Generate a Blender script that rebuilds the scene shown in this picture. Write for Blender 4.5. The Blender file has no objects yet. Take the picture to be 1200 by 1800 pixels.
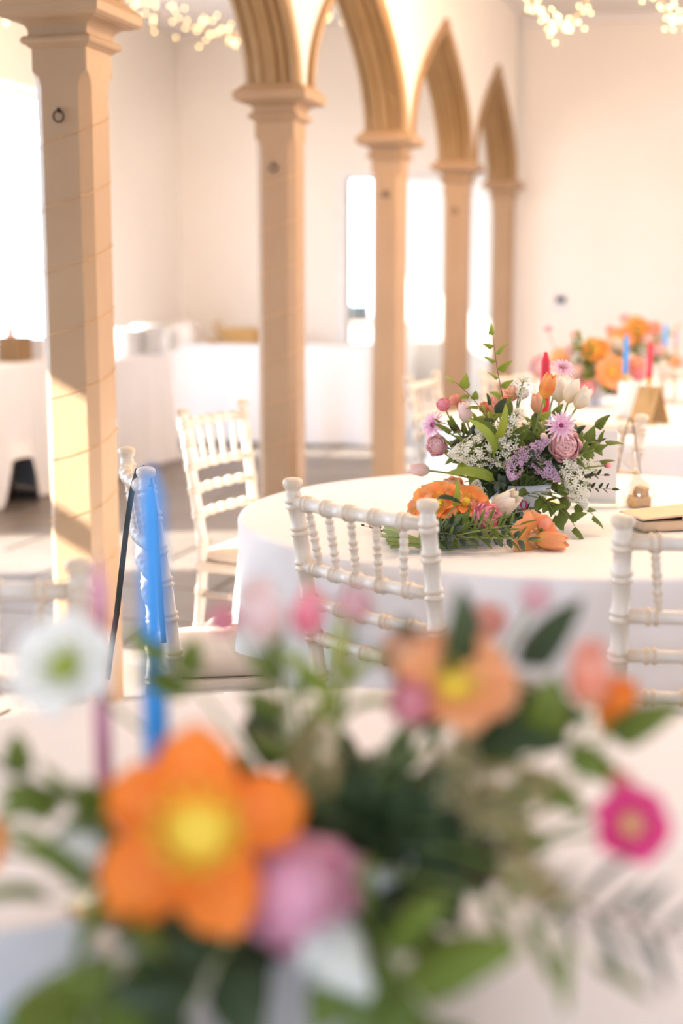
import bpy, bmesh, math, random
from mathutils import Vector, Matrix
R = math.radians
rnd = random.Random(7)
sc = bpy.context.scene

# ------------------------------------------------------------------ camera
H = 1.38                      # eye height, metres
PITCH = R(9.24)               # camera tips down
FPX = 2500.0                  # focal length in pixels of the 1200x1800 frame (50 mm on a 36 mm high frame)
FOCUS = 3.26
cam_d = bpy.data.cameras.new('camera')
cam = bpy.data.objects.new('camera', cam_d); sc.collection.objects.link(cam)
cam.location = (0, 0, H); cam.rotation_euler = (R(90) - PITCH, 0, 0)
cam_d.sensor_fit = 'VERTICAL'; cam_d.sensor_height = 36; cam_d.sensor_width = 24; cam_d.lens = 50
cam_d.clip_start = .05; cam_d.clip_end = 200
cam_d.dof.use_dof = True; cam_d.dof.focus_distance = FOCUS; cam_d.dof.aperture_fstop = 1.55
cam_d.dof.aperture_blades = 0
sc.camera = cam

# the hall is turned 15.55 degrees to the camera: u runs down the arcade, v across it
ANG = R(15.55)
UX, UY = math.sin(ANG), math.cos(ANG)
VX, VY = math.cos(ANG), -math.sin(ANG)
def W(u, v, z=0.0): return Vector((UX*u + VX*v, UY*u + VY*v, z))
def at(px, py, Y):            # point on the line of sight of a photo pixel at distance Y
    x = (px-600)/FPX; t = (900-py)/FPX
    c, s = math.cos(PITCH), math.sin(PITCH)
    k = Y/(c + t*s)
    return Vector((x*k, Y, H + (-s + t*c)*k))

# ------------------------------------------------------------------ world, sun, exposure
SKY = 7.8; SUN = 21.0; WARM = .55
sc.view_settings.view_transform = 'Standard'; sc.view_settings.look = 'None'
sc.view_settings.exposure = 0.48; sc.view_settings.gamma = 1.0; sc.view_settings.use_curve_mapping = False
w = bpy.data.worlds.new('sky'); sc.world = w; w.use_nodes = True
bg = w.node_tree.nodes['Background']; bg.inputs[0].default_value = (.64, .79, 1.0, 1); bg.inputs[1].default_value = SKY
sun_d = bpy.data.lights.new('sun', 'SUN'); sun_d.energy = SUN; sun_d.color = (1.0, .90, .78); sun_d.angle = R(.6)
sun = bpy.data.objects.new('sun', sun_d); sc.collection.objects.link(sun)
sd = (W(.40, 1.0, -.52)).normalized()
sun.rotation_euler = sd.to_track_quat('-Z', 'Y').to_euler()
try:
    sc.cycles.max_bounces = 7; sc.cycles.diffuse_bounces = 4; sc.cycles.use_adaptive_sampling = True; sc.cycles.adaptive_threshold = .03; sc.cycles.transparent_max_bounces = 12
    sc.cycles.use_denoising = True; sc.cycles.sample_clamp_indirect = 6.0
    sc.cycles.caustics_reflective = False; sc.cycles.caustics_refractive = False
except Exception: pass

# ------------------------------------------------------------------ materials
def new_mat(name):
    m = bpy.data.materials.new(name); m.use_nodes = True
    nt = m.node_tree; b = nt.nodes['Principled BSDF']
    return m, nt, b
def rgba(c): return (c[0], c[1], c[2], 1)
def mat(name, c, rough=.6, c2=None, scale=8, bump=0, bscale=60, metal=0, stretch=(1,1,1), objvar=0, spec=.5):
    m, nt, b = new_mat(name)
    b.inputs['Roughness'].default_value = rough; b.inputs['Metallic'].default_value = metal
    b.inputs['Specular IOR Level'].default_value = spec
    tc = nt.nodes.new('ShaderNodeTexCoord'); mp = nt.nodes.new('ShaderNodeMapping')
    mp.inputs['Scale'].default_value = stretch; nt.links.new(tc.outputs['Object'], mp.inputs[0])
    n = nt.nodes.new('ShaderNodeTexNoise'); n.inputs['Scale'].default_value = scale; n.inputs['Detail'].default_value = 4
    nt.links.new(mp.outputs[0], n.inputs['Vector'])
    r = nt.nodes.new('ShaderNodeValToRGB'); r.color_ramp.elements[0].position = .35; r.color_ramp.elements[1].position = .68
    r.color_ramp.elements[0].color = rgba(c); r.color_ramp.elements[1].color = rgba(c2 or [x*.93 for x in c])
    nt.links.new(n.outputs[0], r.inputs[0])
    out = r.outputs[0]
    if objvar:
        oi = nt.nodes.new('ShaderNodeObjectInfo'); hv = nt.nodes.new('ShaderNodeHueSaturation')
        mr = nt.nodes.new('ShaderNodeMapRange'); mr.inputs[3].default_value = 1-objvar; mr.inputs[4].default_value = 1+objvar
        nt.links.new(oi.outputs['Random'], mr.inputs[0]); nt.links.new(mr.outputs[0], hv.inputs['Value'])
        nt.links.new(out, hv.inputs['Color']); out = hv.outputs[0]
    nt.links.new(out, b.inputs['Base Color'])
    if bump:
        n2 = nt.nodes.new('ShaderNodeTexNoise'); n2.inputs['Scale'].default_value = bscale; n2.inputs['Detail'].default_value = 3
        nt.links.new(mp.outputs[0], n2.inputs['Vector'])
        bp = nt.nodes.new('ShaderNodeBump'); bp.inputs['Strength'].default_value = bump; bp.inputs['Distance'].default_value = .01
        nt.links.new(n2.outputs[0], bp.inputs['Height']); nt.links.new(bp.outputs[0], b.inputs['Normal'])
    return m
def petal_mat(name, c0, c1, c2, trans=.22, vein=.12, objvar=.06, rough=.6):
    """base, middle and tip colours run along the petal; thin, so some light comes through"""
    m, nt, b = new_mat(name)
    tc = nt.nodes.new('ShaderNodeTexCoord'); sx = nt.nodes.new('ShaderNodeSeparateXYZ'); nt.links.new(tc.outputs['UV'], sx.inputs[0])
    r = nt.nodes.new('ShaderNodeValToRGB'); e = r.color_ramp.elements
    e[0].position = .05; e[0].color = rgba(c0); e[1].position = .95; e[1].color = rgba(c2)
    k = e.new(.5); k.color = rgba(c1)
    nt.links.new(sx.outputs['Y'], r.inputs[0])
    mp = nt.nodes.new('ShaderNodeMapping'); mp.inputs['Scale'].default_value = (14, 1.2, 1); nt.links.new(tc.outputs['UV'], mp.inputs[0])
    n = nt.nodes.new('ShaderNodeTexNoise'); n.inputs['Scale'].default_value = 1.5; nt.links.new(mp.outputs[0], n.inputs['Vector'])
    oi = nt.nodes.new('ShaderNodeObjectInfo')
    ad = nt.nodes.new('ShaderNodeMath'); ad.operation = 'MULTIPLY_ADD'; ad.inputs[1].default_value = vein*2; ad.inputs[2].default_value = 1-vein-objvar
    nt.links.new(n.outputs[0], ad.inputs[0])
    ad2 = nt.nodes.new('ShaderNodeMath'); ad2.operation = 'MULTIPLY_ADD'; ad2.inputs[1].default_value = objvar*2
    nt.links.new(oi.outputs['Random'], ad2.inputs[0]); nt.links.new(ad.outputs[0], ad2.inputs[2])
    hv = nt.nodes.new('ShaderNodeHueSaturation'); nt.links.new(ad2.outputs[0], hv.inputs['Value']); nt.links.new(r.outputs[0], hv.inputs['Color'])
    nt.links.new(hv.outputs[0], b.inputs['Base Color']); b.inputs['Roughness'].default_value = rough; b.inputs['Specular IOR Level'].default_value = .3
    tl = nt.nodes.new('ShaderNodeBsdfTranslucent'); nt.links.new(hv.outputs[0], tl.inputs[0])
    mx = nt.nodes.new('ShaderNodeMixShader'); mx.inputs[0].default_value = trans
    nt.links.new(b.outputs[0], mx.inputs[1]); nt.links.new(tl.outputs[0], mx.inputs[2])
    nt.links.new(mx.outputs[0], nt.nodes['Material Output'].inputs[0])
    return m
def glass_mat(name, tint=(1,1,1), gloss=.06, rough=.05):
    m = bpy.data.materials.new(name); m.use_nodes = True; nt = m.node_tree; nt.nodes.clear()
    o = nt.nodes.new('ShaderNodeOutputMaterial'); t = nt.nodes.new('ShaderNodeBsdfTransparent'); t.inputs[0].default_value = rgba(tint)
    g = nt.nodes.new('ShaderNodeBsdfGlossy'); g.inputs['Roughness'].default_value = rough
    mx = nt.nodes.new('ShaderNodeMixShader'); mx.inputs[0].default_value = gloss
    nt.links.new(t.outputs[0], mx.inputs[1]); nt.links.new(g.outputs[0], mx.inputs[2]); nt.links.new(mx.outputs[0], o.inputs[0])
    return m
def emit_mat(name, c, s):
    m = bpy.data.materials.new(name); m.use_nodes = True; nt = m.node_tree; nt.nodes.clear()
    o = nt.nodes.new('ShaderNodeOutputMaterial'); e = nt.nodes.new('ShaderNodeEmission')
    e.inputs[0].default_value = rgba(c); e.inputs[1].default_value = s; nt.links.new(e.outputs[0], o.inputs[0]); return m

M = {}
M['wall'] = mat('plaster', (.90,.84,.77), .85, (.88,.815,.74), 1.5, .04, 30)
M['ceil'] = mat('ceiling_paint', (.86,.83,.82), .9, (.84,.81,.80), 2)
M['stone'] = mat('tan_stone_paint', (.43,.275,.155), .50, (.40,.25,.14), 5, .12, 45, stretch=(1,1,.6))
M['arch'] = mat('ochre_moulding_paint', (.35,.205,.085), .5, (.315,.18,.07), 6, .06, 40)
M['base'] = mat('white_skirting', (.86,.83,.80), .5)
M['flag'] = mat('grey_flagstone', (.215,.185,.16), .42, (.17,.148,.13), 3, .15, 25, objvar=.10)
M['joint'] = mat('dark_joint', (.13,.115,.10), .8)
M['cloth'] = mat('white_cotton', (.88,.86,.86), .85, (.86,.84,.845), 3, .05, 12)
M['chair'] = mat('limewashed_wood', (.80,.74,.67), .32, (.72,.63,.52), 9, .03, 60, stretch=(1,1,.15))
nt = M['chair'].node_tree; b_ = nt.nodes['Principled BSDF']; src = b_.inputs['Base Color'].links[0].from_socket
ge = nt.nodes.new('ShaderNodeNewGeometry'); wr = nt.nodes.new('ShaderNodeMapRange'); wr.inputs[1].default_value = .53; wr.inputs[2].default_value = .62; wr.inputs[4].default_value = .75
wx = nt.nodes.new('ShaderNodeMixRGB'); wx.inputs[2].default_value = (.62,.42,.22,1)
nt.links.new(ge.outputs['Pointiness'], wr.inputs[0]); nt.links.new(wr.outputs[0], wx.inputs[0]); nt.links.new(src, wx.inputs[1]); nt.links.new(wx.outputs[0], b_.inputs['Base Color'])
M['cushion'] = mat('cream_cushion', (.74,.62,.50), .8, (.70,.58,.46), 10, .05, 120)
M['iron'] = mat('black_iron', (.035,.03,.028), .5, metal=.6)
M['wire'] = mat('copper_wire', (.70,.40,.16), .45)
M['bulb'] = emit_mat('warm_bulb', (1.0,.68,.28), 11)
M['ribbon'] = mat('dark_green_ribbon', (.012,.02,.02), .35)
M['leaf'] = petal_mat('leaf_green', (.11,.15,.025), (.135,.19,.03), (.17,.23,.042), .3, .15, .16, .45)
M['leaf_light'] = petal_mat('leaf_light_green', (.21,.27,.035), (.27,.34,.05), (.33,.40,.07), .4, .12, .12, .45)
M['leaf_dark'] = petal_mat('leaf_dark_green', (.036,.055,.022), (.046,.07,.028), (.06,.088,.036), .2, .15, .2, .5)
M['leaf_blue'] = petal_mat('leaf_blue_green', (.06,.085,.065), (.085,.12,.095), (.11,.15,.12), .2, .1, .2, .55)
M['dry'] = petal_mat('straw_floret', (.30,.26,.09), (.42,.34,.15), (.60,.48,.28), .3, .1)
M['leafstem'] = mat('dark_green_stem', (.05,.075,.04), .5)
M['stem'] = mat('green_stem', (.20,.26,.06), .5, (.27,.33,.10), 20)
M['twig'] = mat('brown_twig', (.20,.085,.05), .6, (.14,.06,.035), 20)
M['orange'] = petal_mat('orange_petal', (.95,.58,.12), (.94,.28,.06), (.96,.46,.16))
M['orange_deep'] = petal_mat('deep_orange_petal', (.95,.62,.06), (.90,.22,.03), (.94,.26,.03))
M['peach'] = petal_mat('peach_petal', (.95,.60,.25), (.95,.48,.27), (.97,.58,.36))
M['apricot'] = petal_mat('apricot_petal', (.95,.60,.14), (.93,.38,.16), (.95,.46,.22))
M['coral'] = petal_mat('coral_petal', (.96,.58,.32), (.96,.32,.20), (.97,.46,.33))
M['cream'] = petal_mat('cream_petal', (.88,.74,.38), (.93,.84,.66), (.95,.88,.74), .3, .06)
M['blush'] = petal_mat('blush_petal', (.90,.82,.62), (.96,.70,.65), (.97,.77,.72), .3, .08)
M['pink'] = petal_mat('pink_petal', (.96,.14,.26), (.98,.32,.40), (.99,.66,.66), .2, .14)
M['hotpink'] = petal_mat('hot_pink_petal', (.95,.40,.38), (.96,.22,.31), (.97,.42,.46), .2, .12)
M['magenta'] = petal_mat('magenta_petal', (.62,.04,.18), (.75,.05,.22), (.83,.09,.28), .3, .1)
M['orchid'] = petal_mat('orchid_pink_petal', (.92,.20,.38), (.95,.36,.54), (.97,.52,.63), .2, .12)
M['mauve'] = petal_mat('mauve_petal', (.80,.25,.50), (.87,.55,.72), (.92,.72,.82), .35, .1)
M['lilac'] = petal_mat('lilac_floret', (.58,.34,.54), (.68,.46,.64), (.78,.60,.74), .3, .1)
M['white'] = petal_mat('white_floret', (.80,.80,.58), (.90,.88,.80), (.92,.91,.86), .3, .05)
M['yellow'] = mat('yellow_flower_heart', (.90,.62,.05), .7, (.75,.52,.05), 60)
M['greenheart'] = mat('green_flower_heart', (.40,.44,.06), .7, (.30,.36,.05), 60)
M['darkheart'] = mat('dark_pink_heart', (.35,.03,.13), .7)
M['bowl'] = mat('grey_white_ceramic', (.62,.63,.65), .35)
M['red_wax'] = mat('red_wax', (.80,.035,.06), .4, spec=.4)
M['blue_wax'] = mat('blue_wax', (.05,.33,.80), .4)
M['pink_wax'] = mat('pink_wax', (.70,.30,.40), .4)
M['wick'] = mat('wick', (.75,.65,.55), .8)
M['brass'] = mat('brass', (.55,.40,.18), .35, metal=.8)
M['kraft'] = mat('kraft_card', (.52,.34,.15), .8, (.47,.30,.13), 14)
M['board'] = mat('white_board', (.86,.80,.75), .35)
M['acrylic'] = glass_mat('clear_acrylic', (.93,.97,.95), .16)
M['cello'] = glass_mat('cellophane', (.97,.96,.94), .22, .15)
M['pane'] = glass_mat('window_glass', (.98,.99,1), .03, .02)
M['fudge'] = mat('fudge', (.72,.42,.13), .6, (.64,.36,.10), 30, .3, 160)
M['tan'] = mat('tan_leather', (.74,.52,.33), .5, (.70,.48,.30), 20)
M['black'] = mat('black_lining', (.02,.018,.02), .6)
M['chrome'] = mat('chrome', (.85,.87,.9), .12, metal=1)
M['wicker'] = mat('brown_wicker', (.40,.25,.12), .8, (.26,.15,.07), 40, .4, 90, stretch=(1,1,3))
M['straw'] = mat('straw_basket', (.66,.42,.17), .8, (.52,.31,.11), 40, .4, 90, stretch=(1,1,3))
M['crate'] = mat('dark_brown_crate', (.12,.06,.035), .7, (.08,.04,.025), 12, stretch=(1,1,6))
M['china'] = mat('white_china', (.90,.88,.86), .25)
M['pinkcan'] = mat('pink_jar', (.80,.42,.36), .35)
M['plastic_dark'] = mat('dark_plastic', (.05,.06,.06), .4)
M['plastic_white'] = mat('white_plastic', (.82,.82,.83), .4)
M['bluebag'] = mat('bright_blue_bag', (.01,.27,.85), .5)
M['counter'] = mat('pinkish_worktop', (.72,.50,.40), .4)
M['paving'] = mat('pale_paving', (.42,.40,.36), .9)
M['napkin'] = mat('pale_blue_linen', (.60,.72,.86), .85, (.56,.68,.83), 10)

# ------------------------------------------------------------------ mesh helpers
def mesh(name, vs, fs, m, smooth=True, uvs=None):
    me = bpy.data.meshes.new(name); me.from_pydata([tuple(v) for v in vs], [], fs); me.materials.append(m)
    if uvs:
        ul = me.uv_layers.new(name='UVMap')
        for p in me.polygons:
            for li, vi in zip(p.loop_indices, p.vertices): ul.data[li].uv = uvs[vi]
    if smooth: me.polygons.foreach_set('use_smooth', [True]*len(me.polygons))
    me.update(); return me
def fixn(me):
    b = bmesh.new(); b.from_mesh(me); bmesh.ops.recalc_face_normals(b, faces=b.faces[:]); b.to_mesh(me); b.free(); return me
def ob(name, me, parent=None, mtx=None, **props):
    o = bpy.data.objects.new(name, me); sc.collection.objects.link(o)
    if parent is not None: o.parent = parent
    if mtx is not None: o.matrix_basis = mtx
    for k, v in props.items(): o[k] = v
    return o
def thing(name, label, cat, mtx=None, group=None):
    o = ob(name, None, None, mtx, label=label, category=cat)
    o.empty_display_size = .05
    if group: o['group'] = group
    return o
def boxv(vs, fs, lo, hi, tr=None):
    n = len(vs)
    for z in (lo[2], hi[2]):
        for x, y in ((lo[0],lo[1]),(hi[0],lo[1]),(hi[0],hi[1]),(lo[0],hi[1])):
            p = Vector((x,y,z)); vs.append(tr @ p if tr else p)
    fs += [(n,n+3,n+2,n+1),(n+4,n+5,n+6,n+7),(n,n+1,n+5,n+4),(n+1,n+2,n+6,n+5),(n+2,n+3,n+7,n+6),(n+3,n,n+4,n+7)]
def box(name, lo, hi, m, bevel=0, seg=2):
    vs, fs = [], []; boxv(vs, fs, lo, hi)
    me = mesh(name, vs, fs, m, False)
    if bevel:
        b = bmesh.new(); b.from_mesh(me)
        bmesh.ops.bevel(b, geom=b.edges[:], offset=bevel, segments=seg, profile=.5, affect='EDGES')
        b.to_mesh(me); b.free()
    return me
def ubox(name, u0, u1, v0, v1, z0, z1, m, parent=None, bevel=0, **p):   # a box squared to the hall, world space mesh
    me = box(name, (v0,u0,z0), (v1,u1,z1), m, bevel)
    me.transform(Matrix.Rotation(-ANG, 4, 'Z'))
    return ob(name, me, parent, **p)
def sweep(name, pts, rad, m, n=8, caps=True, uv=False):
    """round tube along points; rad one number or one per point"""
    pts = [Vector(p) for p in pts]; N = len(pts)
    if not hasattr(rad, '__len__'): rad = [rad]*N
    vs, fs, uvs = [], [], []
    t0 = (pts[1]-pts[0]).normalized(); ref = Vector((0,0,1)) if abs(t0.z) < .9 else Vector((1,0,0))
    a = t0.cross(ref).normalized()
    for i in range(N):
        t = (pts[min(i+1,N-1)]-pts[max(i-1,0)]).normalized()
        a = (a - t*a.dot(t)).normalized(); b = t.cross(a)
        for k in range(n):
            th = 2*math.pi*k/n
            vs.append(pts[i] + (a*math.cos(th)+b*math.sin(th))*rad[i]); uvs.append((k/n, i/max(1,N-1)))
    for i in range(N-1):
        for k in range(n):
            k2 = (k+1) % n
            fs.append((i*n+k, i*n+k2, (i+1)*n+k2, (i+1)*n+k))
    if caps: fs.append(tuple(range(n))[::-1]); fs.append(tuple((N-1)*n+k for k in range(n)))
    return mesh(name, vs, fs, m, True, uvs if uv else None)
def lathe(name, prof, m, n=24, sq=False, ang0=0):
    """profile of (radius, z) turned about z; sq: square section instead"""
    if sq: n = 4
    vs, fs = [], []
    for r, z in prof:
        for k in range(n):
            th = 2*math.pi*(k+.5)/n + ang0
            rr = r*math.sqrt(2) if sq else r
            vs.append((rr*math.cos(th), rr*math.sin(th), z))
    P = len(prof)
    for i in range(P-1):
        for k in range(n):
            k2 = (k+1) % n; fs.append((i*n+k, i*n+k2, (i+1)*n+k2, (i+1)*n+k))
    fs.append(tuple(range(n))[::-1]); fs.append(tuple((P-1)*n+k for k in range(n)))
    return mesh(name, vs, fs, m, not sq)
def bez(a, b, c, n=8):
    return [a*(1-t)**2 + b*2*t*(1-t) + c*t*t for t in [i/n for i in range(n+1)]]
def smoothstep(a, b, x):
    t = max(0, min(1, (x-a)/(b-a))); return t*t*(3-2*t)

# ------------------------------------------------------------------ the shell
FV_ = -6.3
UE, VL, VR, UB, ZC = 12.45, -5.0, 4.2, -3.2, 3.56
VA = -2.0                      # arcade axis
HALF = .10                     # half thickness of the arcade wall
def struct(o, **k):
    o['kind'] = 'structure'
    for a, b in k.items(): o[a] = b
    return o
floor = struct(ubox('floor', UB-.2, UE+5, FV_, VR+.2, -.12, -.012, M['joint']), label='grey flagstone floor of the hall and side aisle')
fm = box('flagstone', (-.455,-.305,-.02), (.455,.305,0), M['flag'], .006, 1)
i = 0
row = 0; u = -.3
while u < UE+.2:
    v = VL + (0.46 if row % 2 else 0)
    while v < 2.6:
        c = W(u+.31, v+.46, 0)
        uu = u+.31
        if uu < UE-.1 or (uu > UE-.1 and -3.6 < v+.46 < -1.2):
            ob('flagstone', fm, floor, Matrix.Translation(c) @ Matrix.Rotation(-ANG, 4, 'Z'))
        v += .92
    u += .62; row += 1
for k in range(6):             # flagstones on through the doorway
    for j in range(5):
        ob('flagstone', fm, floor, Matrix.Translation(W(UE+.5+.62*k, -5.3+.92*j+.46*(k % 2), 0)) @ Matrix.Rotation(-ANG, 4, 'Z'))
struct(ubox('ceiling', UB-.2, UE+.15, VL-.15, VR+.2, ZC, ZC+.15, M['ceil']), label='off white flat ceiling')

def holed_wall(name, along, a0, a1, fixed, thick, holes, z1, m, label):
    """wall slab running along u or v with rectangular holes (a0,a1,z0,z1)"""
    vs, fs = [], []
    cuts = sorted(set([a0, a1] + [h[0] for h in holes] + [h[1] for h in holes]))
    def add(p, q, z0, zz):
        lo, hi = (fixed, p, z0), (fixed+thick, q, zz)
        if along == 'v': lo, hi = (p, fixed, z0), (q, fixed+thick, zz)
        boxv(vs, fs, lo, hi)
    for p, q in zip(cuts, cuts[1:]):
        mid = (p+q)/2; hs = [h for h in holes if h[0] < mid < h[1]]
        if not hs: add(p, q, 0, z1)
        else:
            h = hs[0]
            if h[2] > 0: add(p, q, 0, h[2])
            if h[3] < z1: add(p, q, h[3], z1)
    me = mesh(name, vs, fs, m, False); me.transform(Matrix.Rotation(-ANG, 4, 'Z'))
    return struct(ob(name, me), label=label)
# tall garden windows in the aisle's outer wall; a bar across the one nearest the camera side
LINT = 2.75
WINS = [(8.98, 10.55, .12, LINT), (5.2, 6.9, .12, LINT), (1.7, 3.7, .12, LINT)]
holed_wall('wall_left', 'u', UB, UE+.15, VL-.25, .25, WINS, ZC, M['wall'], 'cream plaster outer wall of the side aisle with tall windows')
DOOR_V0, DOOR_V1, DOOR_H = -3.42, -1.98, 2.27
holed_wall('wall_end', 'v', VL-.25, VR+.2, UE, .15, [(DOOR_V0, DOOR_V1, 0, DOOR_H)], ZC, M['wall'], 'cream plaster end wall of the hall')
RW = [(4.5, 6.7, .9, 2.7), (8.0, 10.2, .9, 2.7)]
holed_wall('wall_right', 'u', UB, UE, VR, .2, RW, ZC, M['wall'], 'cream plaster side wall of the hall')
BW = [(-.8, 2.4, .95, 2.7)]
holed_wall('wall_back', 'v', VL-.25, VR+.2, UB-.2, .2, BW, ZC, M['wall'], 'cream plaster wall behind the tables')
def portal(u, v, z, su, sz, facing):
    d = bpy.data.lights.new('window_daylight', 'AREA'); d.shape = 'RECTANGLE'; d.size = su; d.size_y = sz
    d.cycles.is_portal = True
    o = bpy.data.objects.new('window_daylight', d); sc.collection.objects.link(o)
    o.location = W(u, v, z); o.rotation_euler = facing.to_track_quat('-Z', 'Z').to_euler()
dU, dV = W(1,0), W(0,1)
def glaze_u(n, a0, a1, z0, z1, v, bar=None):
    fw = .05
    o = struct(ubox('window_%d' % n, a0, a0+fw, v, v+.06, z0, z1, M['base']), label='white window frame with clear glass')
    ubox('frame_side', a1-fw, a1, v, v+.06, z0, z1, M['base'], o)
    ubox('frame_top', a0+fw, a1-fw, v, v+.06, z1-fw, z1, M['base'], o)
    ubox('sill', a0+fw, a1-fw, v-.02, v+.10, z0, z0+fw, M['base'], o)
    ubox('pane', a0+fw, a1-fw, v+.028, v+.032, z0+fw, z1-fw, M['pane'], o)
    if bar: ubox('glazing_bar', a0+fw, a1-fw, v-.005, v+.065, bar-.035, bar+.035, M['base'], o)
for k, h in enumerate(WINS):
    glaze_u(k+1, *h, VL-.18, bar=(2.24 if k == 2 else None))
    portal((h[0]+h[1])/2, VL-.26, (h[2]+h[3])/2, h[1]-h[0], h[3]-h[2], dV)
for k, h in enumerate(RW):
    glaze_u(k+5, *h, VR+.06)
    portal((h[0]+h[1])/2, VR+.21, (h[2]+h[3])/2, h[1]-h[0], h[3]-h[2], -dV)
h = BW[0]
o = struct(ubox('window_8', UB-.12, UB-.06, h[0], h[0]+.06, h[2], h[3], M['base']), label='white window frame with clear glass')
ubox('frame_side', UB-.12, UB-.06, h[1]-.06, h[1], h[2], h[3], M['base'], o)
ubox('pane', UB-.092, UB-.088, h[0]+.06, h[1]-.06, h[2], h[3], M['pane'], o)
portal(UB-.21, (h[0]+h[1])/2, (h[2]+h[3])/2, h[1]-h[0], h[3]-h[2], dU)
# the room beyond the doorway
FV = -6.2
holed_wall('wall_far', 'v', FV, -1.3, UE+4.6, .15, [(-5.5, -4.12, .95, 2.75)], 2.9, M['wall'], 'pale wall of the room beyond the doorway')
struct(ubox('wall_far_side', UE+.15, UE+4.6, -1.5, -1.35, 0, 2.9, M['wall']), label='pale side wall beyond the doorway')
holed_wall('wall_far_outer', 'u', UE+.15, UE+4.6, FV-.1, .1, [(UE+.8, UE+3.9, .6, 2.7)], 2.9, M['wall'], 'pale outer wall beyond the doorway')  # window opening added to let more daylight into this room
struct(ubox('ceiling_far', UE+.15, UE+4.75, FV-.1, -1.35, 2.9, 3.0, M['ceil']), label='ceiling of the room beyond the doorway')
portal(UE+4.8, -4.81, 1.85, 1.38, 1.8, -dU)
portal(UE+2.35, FV-.12, 1.65, 3.1, 2.1, dV)
o = struct(ubox('window_9', UE+4.62, UE+4.68, -5.5, -5.45, .95, 2.75, M['base']), label='bright window of the room beyond the doorway')
ubox('frame_side', UE+4.62, UE+4.68, -4.17, -4.12, .95, 2.75, M['base'], o)
ubox('pane', UE+4.648, UE+4.652, -5.45, -4.17, .95, 2.75, M['pane'], o)
glaze_u(10, UE+.8, UE+3.9, .6, 2.7, FV-.08)  # unseen side window, added to brighten the room beyond the doorway
# door lining, skirtings and cornice
o = struct(ubox('door_1', UE-.02, UE+.16, DOOR_V0-.09, DOOR_V0, 0, DOOR_H+.08, M['base']), label='white door lining around the bright doorway')
ubox('jamb', UE-.02, UE+.16, DOOR_V1, DOOR_V1+.09, 0, DOOR_H+.08, M['base'], o)
ubox('head_lining', UE-.02, UE+.16, DOOR_V0, DOOR_V1, DOOR_H, DOOR_H+.08, M['base'], o)
struct(ubox('baseboard_end', UE-.03, UE, VL, DOOR_V0-.09, 0, .2, M['base'], None, .006), label='white skirting board on the end wall')
struct(ubox('baseboard_hall', UE-.03, UE, DOOR_V1+.09, VR, 0, .2, M['base'], None, .006), label='white skirting board of the hall end wall')
struct(ubox('trim_1', UE-.06, UE, VA+HALF, VR, ZC-.07, ZC, M['ceil'], None, .01), label='plain cornice where end wall meets ceiling')
struct(ubox('ground', -14, 30, -30, FV_-.1, -.3, -.14, M['paving']), label='pale paving outside the windows')
struct(ubox('ground_right', -14, 30, VR+.2, 30, -.3, -.14, M['paving']), label='pale paving on the other side of the hall')

# ------------------------------------------------------------------ arcade: wall with pointed openings, pillars, arches
SP, U1, SPRING, RISE = 2.06, 4.12, 2.22, .76
PU = [U1 + SP*k for k in range(5)]
AH = SP/2 - .105               # half opening at the wall
def archpt(q, h=AH, rise=RISE):      # q 0..1 up the side
    return h*(1-q**1.95), SPRING + rise*q
NQ = 16
def arcade_wall():
    vs, fs = [], []
    def quad(p): n = len(vs); vs.extend(p); fs.append((n, n+1, n+2, n+3))
    for k in range(-1, 4):
        uc = U1 + SP*k + SP/2
        line = [(-AH, SPRING)]
        line = [(-x, z) for x, z in [archpt(j/NQ) for j in range(NQ+1)]]
        line += [(x, z) for x, z in [archpt(j/NQ) for j in range(NQ-1, -1, -1)]]
        line = [(-SP/2, SPRING)] + line + [(SP/2, SPRING)]
        for (xa, za), (xb, zb) in zip(line, line[1:]):
            for vv in (VA-HALF, VA+HALF):
                quad([W(uc+xa, vv, za), W(uc+xb, vv, zb), W(uc+xb, vv, ZC), W(uc+xa, vv, ZC)])
            quad([W(uc+xa, VA-HALF, za), W(uc+xa, VA+HALF, za), W(uc+xb, VA+HALF, zb), W(uc+xb, VA-HALF, zb)])
    n = len(vs)
    me = mesh('wall_arcade', vs, fs, M['wall'], False)
    b = bmesh.new(); b.from_mesh(me); bmesh.ops.remove_doubles(b, verts=b.verts[:], dist=.0005); bmesh.ops.recalc_face_normals(b, faces=b.faces[:]); b.to_mesh(me); b.free()
    return me
struct(ob('wall_arcade', arcade_wall()), label='cream plaster wall above the pointed arches')
struct(ubox('wall_pier', UB, U1-SP+.1, VA-HALF, VA+HALF, 0, ZC, M['wall']), label='plain wall pier that carries the first arch')
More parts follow.
